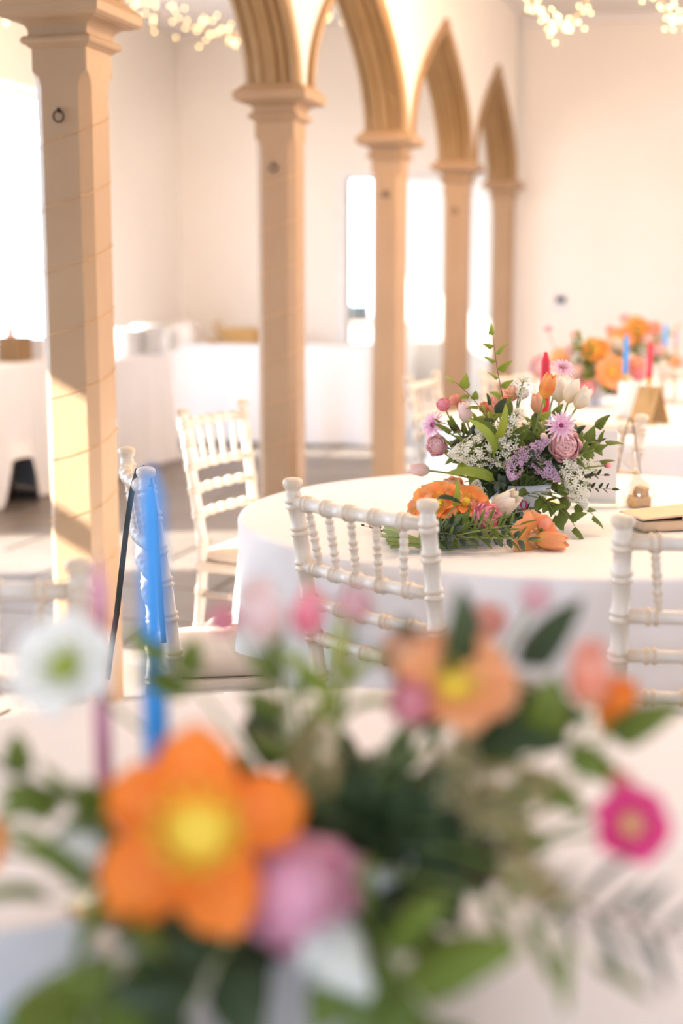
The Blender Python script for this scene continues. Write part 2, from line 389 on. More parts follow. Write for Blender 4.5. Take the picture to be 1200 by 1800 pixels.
# moulded arch: cross section across the wall (v) and into the opening (d)
SEC = [(-.125,-.030),(-.125,.012),(-.108,.024),(-.090,.024),(-.085,.014),(-.078,.030),(-.040,.034),(-.034,.022),(-.028,.030),
       (.024,.030),(.030,.016),(.040,.016),(.046,.030),(.066,.030),(.072,.014),(.080,.014),(.086,.026),(.104,.030),(.122,.020),(.128,.004),(.128,-.030)]
def arch_mesh():
    pts = []
    for j in range(NQ*2+1):
        if j <= NQ: x, z = archpt(j/NQ); pts.append((-x, z))
        else: x, z = archpt((2*NQ-j)/NQ); pts.append((x, z))
    vs, fs = [], []
    ns = len(SEC)
    for j, (x, z) in enumerate(pts):
        a = pts[max(j-1,0)]; b = pts[min(j+1,len(pts)-1)]
        if j == NQ: nx, nz = 0, -1.0/ .62       # mitre at the point
        else:
            if j in (0, len(pts)-1): tx, tz = 0, (1 if j == 0 else -1)
            elif j < NQ: tx, tz = b[0]-a[0], b[1]-a[1]
            else: tx, tz = b[0]-a[0], b[1]-a[1]
            l = math.hypot(tx, tz); nx, nz = tz/l, -tx/l
        for v, d in SEC:
            vs.append((v, x+nx*d, z+nz*d))
    for j in range(len(pts)-1):
        for k in range(ns-1):
            fs.append((j*ns+k, j*ns+k+1, (j+1)*ns+k+1, (j+1)*ns+k))
        fs.append((j*ns+ns-1, j*ns, (j+1)*ns, (j+1)*ns+ns-1))
    fs.append(tuple(range(ns))); fs.append(tuple((len(pts)-1)*ns+k for k in range(ns))[::-1])
    return fixn(mesh('moulding', vs, fs, M['arch'], False))
am = arch_mesh()
alab = ['ochre pointed arch cut off by the picture top, landing on the second stone pillar',
        'ochre moulded arch between the second and third stone pillars',
        'taller looking pointed ochre arch between the third and fourth stone pillars',
        'smallest pointed ochre arch beside the end wall']
for k in range(4):
    t = thing('pointed_arch', alab[k], 'arch', Matrix.Translation(W(PU[k]+SP/2, VA)) @ Matrix.Rotation(-ANG, 4, 'Z'), 'pointed arches of the arcade')
    ob('moulding', am, t)
# pillar
def shaft_mesh():
    a, ch = .090, .030
    vs, fs = [], []
    lev = [(0,.0),(.16,.0),(.20,ch),(1.965,ch),(2.005,.004),(2.085,.0)]
    lev = [(0, ch), (1.955, ch), (1.985, ch*.7), (2.002, .002), (2.09, .002)]
    for z, c in lev:
        w_ = a
        for x, y in ((-w_+c,-w_),(w_-c,-w_),(w_,-w_+c),(w_,w_-c),(w_-c,w_),(-w_+c,w_),(-w_,w_-c),(-w_,-w_+c)):
            vs.append((x, y, z))
    for i in range(len(lev)-1):
        for k in range(8):
            k2 = (k+1) % 8; fs.append((i*8+k, i*8+k2, i*8+8+k2, i*8+8+k))
    fs.append(tuple(range(8))[::-1]); fs.append(tuple((len(lev)-1)*8+k for k in range(8)))
    return mesh('shaft', vs, fs, M['stone'], False)
def cap_mesh():
    prof = [(.088,2.066),(.098,2.072)]
    for t in range(7):                        # half-round necking
        th = -math.pi/2 + math.pi*t/6
        prof.append((.100+.014*math.cos(th), 2.090+.014*math.sin(th)))
    prof += [(.096,2.106),(.096,2.116)]
    for t in range(1,7):                      # hollow
        th = math.pi/2*t/6
        prof.append((.096+.046*(1-math.cos(th)), 2.116+.030*math.sin(th)))
    prof += [(.144,2.150),(.152,2.150),(.164,2.160),(.166,2.184),(.160,2.192),(.138,2.214),(.132,2.222)]
    return lathe('capital', prof, M['stone'], sq=True)
shm, cpm = shaft_mesh(), cap_mesh()
rg = []
ringm = sweep('ring', [(.017*math.sin(2*math.pi*k/16), -.006, -.017*math.cos(2*math.pi*k/16)) for k in range(17)], .0028, M['iron'], 6, False)
stapm = sweep('staple', [(0,.006,.022),(0,-.010,.022),(0,-.012,.016),(0,.004,.012)], .0032, M['iron'], 6)
plab = ['nearest tan stone pillar with sunlit lower face and a wire spiralled around it', 'second tan stone pillar, behind the white chair in the sun',
        'third tan stone pillar, standing in front of the bright doorway', 'fourth tan stone pillar, right of the bright doorway',
        'farthest tan stone pillar, against the end wall']
for k in range(5):
    uu = PU[k] if k < 4 else UE-.095
    t = thing('stone_pillar', plab[k], 'pillar', Matrix.Translation(W(uu, VA)) @ Matrix.Rotation(-ANG, 4, 'Z'), 'pillars of the arcade'); t['kind'] = 'thing'
    ob('shaft', shm, t); ob('capital', cpm, t)
    if k < 4:
        s = ob('iron_ring', ringm, t, Matrix.Translation((-.002,-.092,1.868)), label='black iron ring')
        ob('staple', stapm, s)
def spiral_wire(k, turns, z0, z1, label):
    a, ch = .0925, .030
    corners = [(-a+ch,-a),(a-ch,-a),(a,-a+ch),(a,a-ch),(a-ch,a),(-a+ch,a),(-a,a-ch),(-a,-a+ch)]
    pts, n = [], int(turns*8)
    per = sum(math.dist(corners[j], corners[(j+1) % 8]) for j in range(8)); dd = 0
    for j in range(n+1):
        x, y = corners[j % 8]; pts.append(Vector((x, y, z0+(z1-z0)*dd/(per*turns))))
        dd += math.dist(corners[j % 8], corners[(j+1) % 8])
    q = []
    for p, r_ in zip(pts, pts[1:]): q += [p, p.lerp(r_, .5)+Vector((0,0,-.004))]
    q.append(pts[-1])
    t = thing('wire_light_string', label, 'string lights', Matrix.Translation(W(PU[k], VA)) @ Matrix.Rotation(-ANG, 4, 'Z'))
    ob('wire', sweep('wire', q, .0010, M['wire'], 5), t)
    vs, fs = [], []
    for p in q[::3]: boxv(vs, fs, p-Vector((.002,.002,.002)), p+Vector((.002,.002,.002)))
    ob('bulbs', mesh('bulbs', vs, fs, M['wire'], False), t, kind='stuff')
spiral_wire(0, 9, .25, 1.985, 'thin copper light wire wound around the nearest stone pillar')
spiral_wire(1, 9, .25, 1.985, 'thin copper light wire wound around the second stone pillar')

# ------------------------------------------------------------------ swags of fairy lights under the ceiling
def swag(p0, p1, sag, nb, label, watts, thick=.035, group='fairy light swags'):
    t = thing('fairy_light_swag', label, 'fairy lights', Matrix.Translation(p0), group)
    pts = []
    for j in range(25):
        s = j/24; p = (p1-p0)*s; p.z -= sag*4*s*(1-s); pts.append(p)
    ob('wire', sweep('wire', pts, .002, M['wire'], 5), t)
    vs, fs = [], []
    for j in range(nb):
        s = rnd.random(); p = (p1-p0)*s; p.z -= sag*4*s*(1-s)
        p += Vector((rnd.gauss(0,thick), rnd.gauss(0,thick), rnd.gauss(0,thick)))
        r = .0065; n = len(vs)
        for d in ((r,0,0),(-r,0,0),(0,r,0),(0,-r,0),(0,0,r),(0,0,-r)): vs.append(p+Vector(d))
        for a,b,c in ((0,2,4),(2,1,4),(1,3,4),(3,0,4),(2,0,5),(1,2,5),(3,1,5),(0,3,5)): fs.append((n+a,n+b,n+c))
    ob('bulbs', mesh('bulbs', vs, fs, M['bulb'], False), t, kind='stuff')
    if watts:
        d = bpy.data.lights.new('fairy_glow', 'POINT'); d.energy = watts*WARM; d.color = (1.0,.65,.36); d.shadow_soft_size = .22
        o = bpy.data.objects.new('fairy_glow', d); sc.collection.objects.link(o); o.parent = t
        m_ = (p1-p0)*.5; m_.z -= sag; o.location = m_
def hook(px, Y): p = at(px, 0, Y); p.z = ZC; return p
swag(hook(858, 7.6), hook(1108, 7.6), .90, 100, 'swag of warm fairy lights dipping in front of the end wall', 60, .03)
swag(hook(1098, 7.3), hook(1290, 7.3), .93, 100, 'swag of warm fairy lights cut off at the top right corner', 60, .03)
swag(hook(120, 9.6), hook(690, 9.9), .58, 190, 'long swag of warm fairy lights over the side aisle', 40, .07)
swag(hook(-200, 8.6), hook(90, 8.9), .66, 80, 'swag of warm fairy lights above the aisle window', 30, .05)
swag(W(3.6,-.5,ZC), W(4.8,.9,ZC), .7, 60, 'added out-of-view swag of warm fairy lights over the near tables', 120)  # unseen swag, added to throw warm light on the pillars' right faces
swag(W(6.4,.0,ZC), W(7.2,1.8,ZC), .7, 60, 'added out-of-view swag of warm fairy lights over the table with the bouquet', 110)  # also unseen, added as warm light for the hall side
swag(W(9.2,1.0,ZC), W(10.2,3.2,ZC), .7, 60, 'added out-of-view swag of warm fairy lights over the far tables', 90)  # out of view too, added to warm the far end

# ------------------------------------------------------------------ chairs
def ground(px, py, z):
    x = (px-600)/FPX; t = (900-py)/FPX
    c, s = math.cos(PITCH), math.sin(PITCH)
    k = (z-H)/(-s + t*c)
    return Vector((x*k, (c+t*s)*k, z))
def turned(name, a, b, r, rings, m, mid=None, n=10, taper=None, ringh=.0045):
    """turned wooden bar from a to b (through mid) with double raised rings at the fractions given"""
    a, b = Vector(a), Vector(b)
    def P(s): return a.lerp(b, s) if mid is None else (a*(1-s)*(1-s)+Vector(mid)*2*s*(1-s)+b*s*s)
    L = (b-a).length
    S = [(0, 1.0), (1, 1.0)] + [(s, 1.0) for s in ([.25,.5,.75] if mid is not None else [])]
    st = []
    for f in rings:
        for off in (-.0065, .0065):
            e = off/L
            st += [(f+e-.0055/L, 0), (f+e-.002/L, 1), (f+e+.002/L, 1), (f+e+.0055/L, 0)]
    ev = [(s, 0) for s, _ in S] + st
    if taper: ev += [(.12,0),(.3,0),(.5,0),(.7,0),(.88,0)]
    ev = sorted(x for x in ev if 0 <= x[0] <= 1)
    pts, rad = [], []
    for s, hgh in ev:
        if pts and (P(s)-pts[-1]).length < 1e-5: continue
        rr = r
        if taper: rr = r*(.62 + .38*math.sin(math.pi*min(1,max(0,s)))**.8)
        pts.append(P(s)); rad.append(rr + ringh*hgh)
    return sweep(name, pts, rad, m, n)
CM = {}
CF = 1.048                     # furniture scale
def chair_meshes():
    m = M['chair']
    tw, bw = .192, .174          # half width at the top and at the seat
    for s in (-1, 1):
        pts, rad = [], []
        def add(x, y, z, r): pts.append(Vector((s*x, y, z))); rad.append(r)
        path = [(bw+.004,-.235,0),(bw+.002,-.190,.20),(bw,-.172,.42),(bw+.002,-.172,.50),(bw+.010,-.190,.65),(tw-.004,-.215,.82),(tw,-.228,.888)]
        def PT(z):
            for p, q in zip(path, path[1:]):
                if p[2] <= z <= q[2]:
                    t = (z-p[2])/(q[2]-p[2]); return (p[0]+(q[0]-p[0])*t, p[1]+(q[1]-p[1])*t)
            return path[-1][:2]
        ev = [(z, .0165) for z in (.0,.1,.25,.35,.42,.46,.56,.66,.74,.888)]
        for zr in (.05,.22,.34,.495,.585,.663,.737,.81,.868):
            for o_ in (-.0065,.0065):
                ev += [(zr+o_-.0055,.0165),(zr+o_-.002,.0205),(zr+o_+.002,.0205),(zr+o_+.0055,.0165)]
        ev.sort()
        for z, r in ev:
            x, y = PT(z); add(x, y, z, r)
        x, y = PT(.888)
        for dz, r in ((.004,.015),(.008,.0150),(.013,.0195),(.020,.0215),(.027,.0205),(.031,.016),(.033,.008)): add(x, y, .888+dz, r)
        CM['post%d' % s] = sweep('back_post', pts, rad, m, 12)
        CM['leg%d' % s] = turned('front_leg', (s*.190,.200,0), (s*.192,.190,.425), .016, (.12,.5,.8), m)
        CM['side%d' % s] = turned('side_stretcher', (s*.183,-.195,.20), (s*.191,.195,.22), .0105, (.3,.7), m)
        CM['brace%d' % s] = turned('brace', (s*.181,-.17,.33), (s*.190,.19,.33), .010, (.3,.7), m)
    def w_at(z): return bw + (tw-bw)*max(0, (z-.5)/.388)
    def y_at(z): return -.172 - .056*max(0,(z-.5)/.388)
    for nm, z, r, bow in (('top_rail',.872,.0135,.02),('upper_rail',.737,.0125,.02),('middle_rail',.663,.0115,.018),('lower_rail',.585,.0115,.018)):
        w_ = w_at(z); y = y_at(z)
        CM[nm] = turned(nm, (-w_,y,z), (w_,y,z), r, (.14,.32,.5,.68,.86), m, mid=(0, y-bow*2, z))
    for i in range(5):
        f = (.14,.32,.5,.68,.86)[i]
        xa = (f*2-1)*w_at(.737); xb = (f*2-1)*w_at(.872)
        bow = .02*4*f*(1-f)
        CM['sp%d' % i] = turned('spindle', (xa*.9, y_at(.737)-bow, .737), (xb, y_at(.872)-bow, .872), .0078, (.28,.52,.76), m, taper=True, n=8, ringh=.0020)
    CM['front_rail'] = turned('front_stretcher', (-.19,.196,.19), (.19,.196,.19), .0105, (.3,.7), m)
    CM['rear_rail'] = turned('rear_stretcher', (-.18,-.19,.21), (.18,-.19,.21), .0105, (.3,.7), m)
    me = box('seat_frame', (-.205,-.195,.405), (.205,.215,.437), m, .014, 3); CM['frame'] = me
    # padded cushion
    vs, fs = [], []; n = 32
    for z, k in ((.437,.93),(.444,.99),(.456,1.0),(.468,.95),(.475,.80),(.478,.45)):
        for i in range(n):
            th = 2*math.pi*i/n; c, s = math.cos(th), math.sin(th)
            e = .35; x = math.copysign(abs(c)**e, c)*.200*k; y = math.copysign(abs(s)**e, s)*.202*k+.01
            vs.append((x*(1 if y > 0 else .95), y, z))
    for r_ in range(5):
        for i in range(n):
            j = (i+1) % n; fs.append((r_*n+i, r_*n+j, r_*n+n+j, r_*n+n+i))
    fs.append(tuple(range(5*n, 6*n))); fs.append(tuple(range(n))[::-1])
    CM['cushion'] = mesh('seat_cushion', vs, fs, M['cushion'])
chair_meshes()
def chair(pos, face, label, group='limewashed banquet chairs'):
    """pos: where the middle of the top rail stands in plan; face: the way the sitter would look"""
    f = Vector(face).normalized(); o_ = Vector((pos[0], pos[1], 0)) + Vector((f.x, f.y, 0))*.228*CF
    t = thing('banquet_chair', label, 'chair', Matrix.Translation(o_) @ Matrix.Rotation(math.atan2(-f.x, f.y), 4, 'Z') @ Matrix.Scale(CF, 4), group)
    for s in (-1, 1):
        ob('back_post', CM['post%d' % s], t); ob('front_leg', CM['leg%d' % s], t)
        ob('stretcher', CM['side%d' % s], t); ob('stretcher', CM['brace%d' % s], t)
    for nm in ('top_rail', 'upper_rail', 'middle_rail', 'lower_rail'): ob('back_rail', CM[nm], t)
    for i in range(5): ob('spindle', CM['sp%d' % i], t)
    ob('stretcher', CM['front_rail'], t); ob('stretcher', CM['rear_rail'], t)
    ob('seat_frame', CM['frame'], t); ob('seat_cushion', CM['cushion'], t, label='cream seat cushion')
    return t
CH = {'A': ((.031,2.862),(.74,.67)), 'B': ((-.493,3.385),(.96,.25)), 'C': ((-.437,4.845),(.905,-.425)), 'D': ((.708,2.530),(-.03,1)),
      'E': ((-.597,2.093),(.10,-1)), 'F': ((.76,4.55),(-.40,-.92)), 'G': ((.86,6.80),(.28,-.96)), 'H': ((.365,6.42),(.93,-.36)),
      'I': ((1.83,7.24),(.02,1))}
chair(*CH['A'], 'white banquet chair seen from behind, right in front of the lying bouquet')
chair(*CH['B'], 'white banquet chair seen side-on beside the nearest pillar, black ribbon over its back')
chair(*CH['C'], 'white banquet chair standing in the sun between two pillars')
chair(*CH['D'], 'white banquet chair cut off by the right picture edge, back to the camera')
chair(*CH['E'], 'blurred white banquet chair cut off by the left picture edge')
chair(*CH['F'], 'banquet chair behind the white sign board with thin cords over its rail')
chair(*CH['G'], 'far banquet chair whose top rail shows just left of the red candle')
chair(*CH['H'], 'far banquet chair seen side-on left of the flowers, near the doorway')
chair(*CH['I'], 'distant banquet chair at the farthest round table, by the right picture edge')

# ------------------------------------------------------------------ round tables and their cloths
TZ = .786                      # height of the round tables
def round_table(c, Rr, dents, lab_t, lab_c, seed, amp=.046):
    rs = random.Random(seed)
    t = thing('round_table', lab_t, 'table', Matrix.Translation((c[0], c[1], 0)), 'round tables')
    ob('tabletop', lathe('tabletop', [(Rr-.012,TZ-.035),(Rr-.004,TZ-.03),(Rr-.004,TZ-.015),(Rr-.012,TZ-.01)], M['crate'], 48), t)
    for k in range(4):
        th = math.pi/4+math.pi/2*k; x, y = .16*math.cos(th), .16*math.sin(th)
        ob('leg', sweep('leg', [(x,y,0),(x,y,TZ-.035)], .018, M['iron'], 8), t)
    vs, fs = [], []; N = 216
    ph = [rs.uniform(0, 6.28) for _ in range(6)]; fr = [9, 14, 23, 31, 5, 40]
    lev = [(.02*Rr/Rr, None)]
    rings = [(.001,TZ),(.35*Rr,TZ),(.7*Rr,TZ),(.93*Rr,TZ),(.985*Rr,TZ-.0015),(Rr+.001,TZ-.005),(Rr+.0045,TZ-.012)]
    drop = [.755,.725,.69,.65,.60,.54,.47,.39,.30,.21,.12,.04,.012]
    def fold(th, d):
        w_ = (.5*math.sin(fr[0]*th+ph[0])+.8*math.sin(fr[1]*th+ph[1]+.6*math.sin(5*th))+.45*math.sin(fr[2]*th+ph[2])+.2*math.sin(fr[3]*th+ph[3]))
        w_ = math.copysign(abs(w_)**1.25, w_)
        return amp*w_*d + .022*d
    rows = []
    for r, z in rings:
        rows.append([(r*math.cos(2*math.pi*k/N), r*math.sin(2*math.pi*k/N), z) for k in range(N)])
    for z in drop:
        d = (TZ-.012-z)/.76; row = []
        for k in range(N):
            th = 2*math.pi*k/N
            r = Rr + .0045 + fold(th, d**.8)
            for (a, hw, rin) in dents:
                da = abs((th-a+math.pi) % (2*math.pi)-math.pi)
                g = (1-smoothstep(hw, hw+.22, da))*smoothstep(.75, .56, z)
                r = r*(1-g) + min(r, rin)*g
            row.append((r*math.cos(th), r*math.sin(th), z))
        rows.append(row)
    for row in rows: vs += row
    for i in range(len(rows)-1):
        for k in range(N):
            k2 = (k+1) % N; fs.append((i*N+k, (i+1)*N+k, (i+1)*N+k2, i*N+k2))
    fs.append(tuple(range(N)))
    ob('tablecloth', fixn(mesh('tablecloth', vs, fs, M['cloth'])), None, Matrix.Translation((c[0], c[1], 0)), label=lab_c, category='tablecloth', group='white round tablecloths')
MT, FT, T2, T3 = (.566,3.65), (.0,1.217), (1.20,6.10), (1.87,8.74)
TR = .83
round_table(MT, TR, [], 'round table with the flower bowl and the lying bouquet, under its cloth',
            'white cloth to the floor on the round table with the lying bouquet', 3)
round_table(FT, TR, [], 'nearest round table carrying the blurred flowers, under its cloth', 'white cloth of the nearest round table under the blurred flowers', 5)
round_table(T2, TR, [], 'second round table with the kraft tent card, under its cloth', 'white cloth of the second round table with the kraft tent card', 8)
round_table(T3, TR, [], 'farthest round table, under its cloth', 'white cloth of the farthest round table', 11)

# black ribbon on the side-on chair, cords on the chair behind the board
p0 = at(242,826,3.254)
pts = [p0+Vector((.03,.0,-.012)), p0+Vector((.012,0,.006)), p0, at(232,862,3.245), at(222,930,3.218), at(214,1000,3.200), at(205,1080,3.191), at(194,1150,3.182), at(189,1195,3.182)]
def strip(name, pts, w_, th, m):
    vs, fs = [], []
    for i, p in enumerate(pts):
        t = (pts[min(i+1,len(pts)-1)]-pts[max(0,i-1)]).normalized(); s = t.cross(Vector((.2,-1,.1))).normalized()*w_/2; n = t.cross(s).normalized()*th/2
        vs += [p-s-n, p+s-n, p+s+n, p-s+n]
    for i in range(len(pts)-1):
        for k in range(4): fs.append((i*4+k, i*4+(k+1) % 4, i*4+4+(k+1) % 4, i*4+4+k))
    fs += [(3,2,1,0), tuple(len(vs)-4+k for k in range(4))]
    return fixn(mesh(name, vs, fs, m, False))
ob('ribbon', strip('ribbon', pts, .013, .0015, M['ribbon']), None, None, label='narrow black ribbon hanging from the side-on chair beside the pillar', category='ribbon')
pts = [at(262,835,3.182), at(272,900,3.164), at(278,1000,3.146), at(284,1080,3.128), at(288,1130,3.119)]
ob('ribbon', strip('ribbon', pts, .012, .0015, M['ribbon']), None, None, label='second dark ribbon end behind the blue candle, on the side-on chair', category='ribbon')
q = [at(1084,832,4.384), at(1094,785,4.412), at(1104,738,4.457), at(1107,733,4.484), at(1111,742,4.457), at(1118,785,4.412), at(1126,832,4.384)]
ob('bag_cord', sweep('bag_cord', q, .0017, M['iron'], 6), None, None, label='thin dark cord looped over the chair rail behind the white sign board', category='cord')

# ------------------------------------------------------------------ buffet tables in the aisle
def buffet(u0, u1, v0, v1, z1, label_t, label_c, seed, lift=None, panels=True):
    rs = random.Random(seed)
    t = thing('trestle_table', label_t, 'table', Matrix.Translation(W((u0+u1)/2, (v0+v1)/2)) @ Matrix.Rotation(-ANG, 4, 'Z'), 'buffet tables along the aisle walls')
    hx, hy = (v1-v0)/2-.02, (u1-u0)/2-.02
    ob('tabletop', box('tabletop', (-hx,-hy,z1-.04), (hx,hy,z1-.005), M['crate'], .004), t)
    for sx in (-1, 1):
        for sy in (-1, 1):
            ob('leg', sweep('leg', [(sx*(hx-.08),sy*(hy-.08),0),(sx*(hx-.08),sy*(hy-.08),z1-.04)], .018, M['iron'], 8), t)
    # cloth: top plus hanging sides, walked round the outline
    hx, hy = (v1-v0)/2, (u1-u0)/2; out = []; step = .025
    cs = [(-hx,-hy),(hx,-hy),(hx,hy),(-hx,hy)]
    s_ = 0
    for (xa,ya),(xb,yb) in zip(cs, cs[1:]+cs[:1]):
        L = math.hypot(xb-xa,yb-ya); n = int(L/step)
        for k in range(n):
            f = k/n; nx, ny = (yb-ya)/L, -(xb-xa)/L
            cr = math.exp(-min(f,1-f)*L/.06)
            out.append((xa+(xb-xa)*f, ya+(yb-ya)*f, nx, ny, s_+f*L, cr))
        s_ += L
    N = len(out); vs, fs = [], []
    zs = [z1, z1-.012, z1-.06, z1-.15, z1-.28, z1-.43, z1-.58, z1-.72, .06, .015]
    ph = [rs.uniform(0,6.28) for _ in range(4)]
    for iz, z in enumerate(zs):
        d = max(0, (z1-z)/z1)
        for x, y, nx, ny, s, cr in out:
            a = .025*d*(math.sin(s*11+ph[0])+.7*math.sin(s*19+ph[1]+math.sin(s*3)))+.02*d+.05*d*cr
            zz = z
            if lift:
                for (c_, hw, hh) in lift:
                    g = max(0, 1-abs(s-c_)/hw)
                    zmin = hh*min(1, g*2.2)
                    zz = max(zz, min(z1-.1, zmin)) if g > 0 else zz
            vs.append((x+nx*a, y+ny*a, zz))
    for i in range(len(zs)-1):
        for k in range(N):
            k2 = (k+1) % N; fs.append((i*N+k, i*N+k2, (i+1)*N+k2, (i+1)*N+k))
    fs.append(tuple(range(N)))
    o = ob('tablecloth', fixn(mesh('tablecloth', vs, fs, M['cloth'])), None, t.matrix_basis.copy(), label=label_c, category='tablecloth', group='buffet tablecloths')
    return t
ZB = .868; ZB2 = .835
# outline starts at the near wall corner: near end (v), then the front along u
buffet(6.75, 8.55, -4.85, -4.26, ZB, 'buffet table by the aisle window, left of the nearest pillar', 'white cloth with a parted hem on the buffet left of the nearest pillar', 21,
       lift=[(.59+1.11,.20,.30)])
buffet(8.82, 10.22, -4.85, -4.20, ZB2, 'buffet table between the first two pillars, piled with white crockery', 'sunlit white cloth of the buffet table piled with crockery', 22)
buffet(11.50, 12.28, -4.82, -2.95, ZB2, 'buffet table against the aisle end wall with the straw basket', 'white cloth of the buffet table against the aisle end wall', 23)
def put(name, label, cat, u, v, z, group=None, rot=0):
    return thing(name, label, cat, Matrix.Translation(W(u, v, z)) @ Matrix.Rotation(-ANG+rot, 4, 'Z'), group)
ub = lambda px, py, z: (lambda p: (p.x*UX+p.y*UY, p.x*VX+p.y*VY))(ground(px, py, z))
# dark crate under the first buffet
t = put('wooden_crate', 'dark brown crate under the buffet cloth left of the nearest pillar', 'crate', 7.86, -4.62, 0)
for k in range(4): ob('slat', box('slat', (-.18,-.28,.01+.085*k), (.18,.28,.085+.085*k), M['crate'], .004), t)
# wicker box, white box and jar on the first buffet
def wicker_box(name, label, cat, u, v, z, sx, sy, sz, m, rot=0, rows=7):
    t = put(name, label, cat, u, v, z, None, rot)
    for k in range(rows):
        h = sz/rows; vs = []
        pts = []
        for i in range(29):
            s = i/28*4; c = int(s) % 4; f = s-int(s)
            cs = [(-sx/2,-sy/2),(sx/2,-sy/2),(sx/2,sy/2),(-sx/2,sy/2)]; a, b = cs[c], cs[(c+1) % 4]
            pts.append(Vector((a[0]+(b[0]-a[0])*f, a[1]+(b[1]-a[1])*f, h*(k+.5))) + Vector((math.copysign(.003,a[0])*(1 if (i+k) % 2 else -1), 0, 0)))
        ob('wicker_row', sweep('wicker_row', pts, h*.52, m, 6), t)
    ob('bottom', box('bottom', (-sx/2,-sy/2,.002), (sx/2,sy/2,.01), m), t)
    return t
b1 = W(8.05, -4.42)
wicker_box('wicker_box', 'square brown wicker box on the buffet at the left picture edge', 'basket', *ub(26,636,ZB), ZB+.004, .15, .16, .16, M['wicker'])
t = put('white_carton', 'white carton beside the wicker box on the buffet at the left edge', 'box', *ub(68,632,ZB), ZB+.003)
ob('body', box('body', (-.09,-.10,0), (.09,.10,.135), M['plastic_white'], .004), t)
ob('flap', box('flap', (-.09,-.10,.136), (.09,.02,.141), M['pinkcan'], .001), t, label='pinkish open flap')
t = put('glass_jar', 'pinkish jar standing behind the wicker box', 'jar', *ub(20,622,ZB), ZB+.004)
ob('body', lathe('body', [(.03,0),(.036,.01),(.036,.16),(.026,.185),(.026,.20)], M['pinkcan'], 20), t)
ob('lid', lathe('lid', [(.028,.20),(.028,.225),(.02,.228)], M['china'], 20), t)
# white crockery in the sun on the second buffet
def plate_stack(u, v, n, r, label):
    for k in range(n):
        t = put('dinner_plate', label, 'plate', u+rnd.uniform(-.002,.002), v+rnd.uniform(-.002,.002), ZB2+.004+k*.012, 'white plates piled on the sunlit buffet')
        ob('plate', PLM[r], t)
PLM = {r: lathe('plate', [(r*.5,0),(r*.62,.002),(r,.016),(r*1.0,.019),(r*.62,.007),(.001,.007)], M['china'], 28) for r in (.13,.10)}
plate_stack(*ub(222,624,ZB2), 15, .13, 'white plate in the sunlit piles on the crockery buffet')
plate_stack(*ub(262,622,ZB2), 17, .13, 'white plate in the sunlit piles on the crockery buffet')
plate_stack(*ub(292,618,ZB2), 13, .10, 'white plate in the sunlit piles on the crockery buffet')
for k, (u_, v_) in enumerate(((9.05,-4.42),(9.16,-4.50),(9.08,-4.58),(9.52,-4.35))):
    t = put('coffee_cup', 'white cup among the piled plates on the sunlit buffet', 'cup', u_, v_, ZB2+.004, 'white cups on the sunlit buffet')
    ob('body', lathe('body', [(.022,0),(.030,.012),(.038,.05),(.041,.075),(.038,.075),(.034,.05),(.02,.01)], M['china'], 20), t)
    ob('handle', sweep('handle', [(.037,0,.06),(.055,0,.058),(.06,0,.04),(.052,0,.025),(.034,0,.024)], .0045, M['china'], 6), t)
# straw basket and small brown dish on the end-wall buffet
t = put('straw_basket', 'shallow straw bread basket on the buffet against the end wall', 'basket', *ub(428,604,ZB2), ZB2+.004)
for k in range(6):
    rr = .14+.012*k
    ob('coil', sweep('coil', [(rr*1.25*math.cos(2*math.pi*i/24), rr*math.sin(2*math.pi*i/24), .014+.021*k) for i in range(25)], .0125, M['straw'], 6), t)
ob('bottom', lathe('bottom', [(.13,.004),(.14,.01)], M['straw'], 24), t)
ob('handle', sweep('handle', [(-.24,0,.13),(-.27,0,.165),(-.24,.02,.185),(-.2,.02,.16)], .010, M['straw'], 8), t)
t = put('wooden_dish', 'small brown wooden dish at the corner of the end-wall buffet', 'dish', *ub(378,604,ZB2), ZB2+.004)
ob('body', lathe('body', [(.04,0),(.06,.012),(.075,.035),(.07,.035),(.05,.014)], M['straw'], 22), t)
t = put('cream_box', 'cream box on the end-wall buffet beside the straw basket', 'box', *ub(326,604,ZB2), ZB2+.004)
ob('body', box('body', (-.09,-.09,0), (.09,.09,.15), M['board'], .004), t)
ob('lid', box('lid', (-.095,-.095,.151), (.095,.095,.18), M['board'], .004), t)
# beyond the doorway
t = put('worktop_counter', 'counter with pinkish worktop seen through the doorway', 'counter', UE+4.1, -4.55, 0)
ob('worktop', box('worktop', (-.75,-.32,.86), (.80,.32,.90), M['counter'], .004), t)
ob('cabinet', box('cabinet', (-.73,-.30,0), (.78,.30,.86), M['base'], .004), t)
ob('door', box('door', (-.70,-.318,.1), (-.05,-.302,.82), M['base'], .004), t)
ob('door', box('door', (-.02,-.318,.1), (.70,-.302,.82), M['base'], .004), t)
t = put('coffee_machine', 'dark machine on the counter seen through the doorway', 'machine', UE+4.1, -4.38, .90)
ob('body', box('body', (-.10,-.10,0), (.10,.12,.20), M['plastic_dark'], .02), t)
ob('spout', box('spout', (-.03,-.15,.10), (.03,-.09,.14), M['plastic_dark'], .006), t)
t = put('waste_bin', 'black bin on the floor beyond the doorway', 'bin', UE+3.2, ub(632,690,0)[1]+.28, 0)
ob('body', lathe('body', [(.11,0),(.12,.01),(.15,.40),(.155,.41),(.145,.41)], M['plastic_dark'], 24), t)
ob('lid', lathe('lid', [(.155,.412),(.15,.44),(.08,.47),(.02,.475)], M['plastic_dark'], 24), t)
t = put('blue_bag', 'bright blue bag standing on the floor beyond the doorway', 'bag', *ub(652,686,0), 0)
vs, fs = [], []
prof = [(0,.13,.08),(.03,.145,.09),(.15,.12,.075),(.27,.075,.05),(.33,.10,.06),(.42,.14,.075),(.46,.10,.05)]
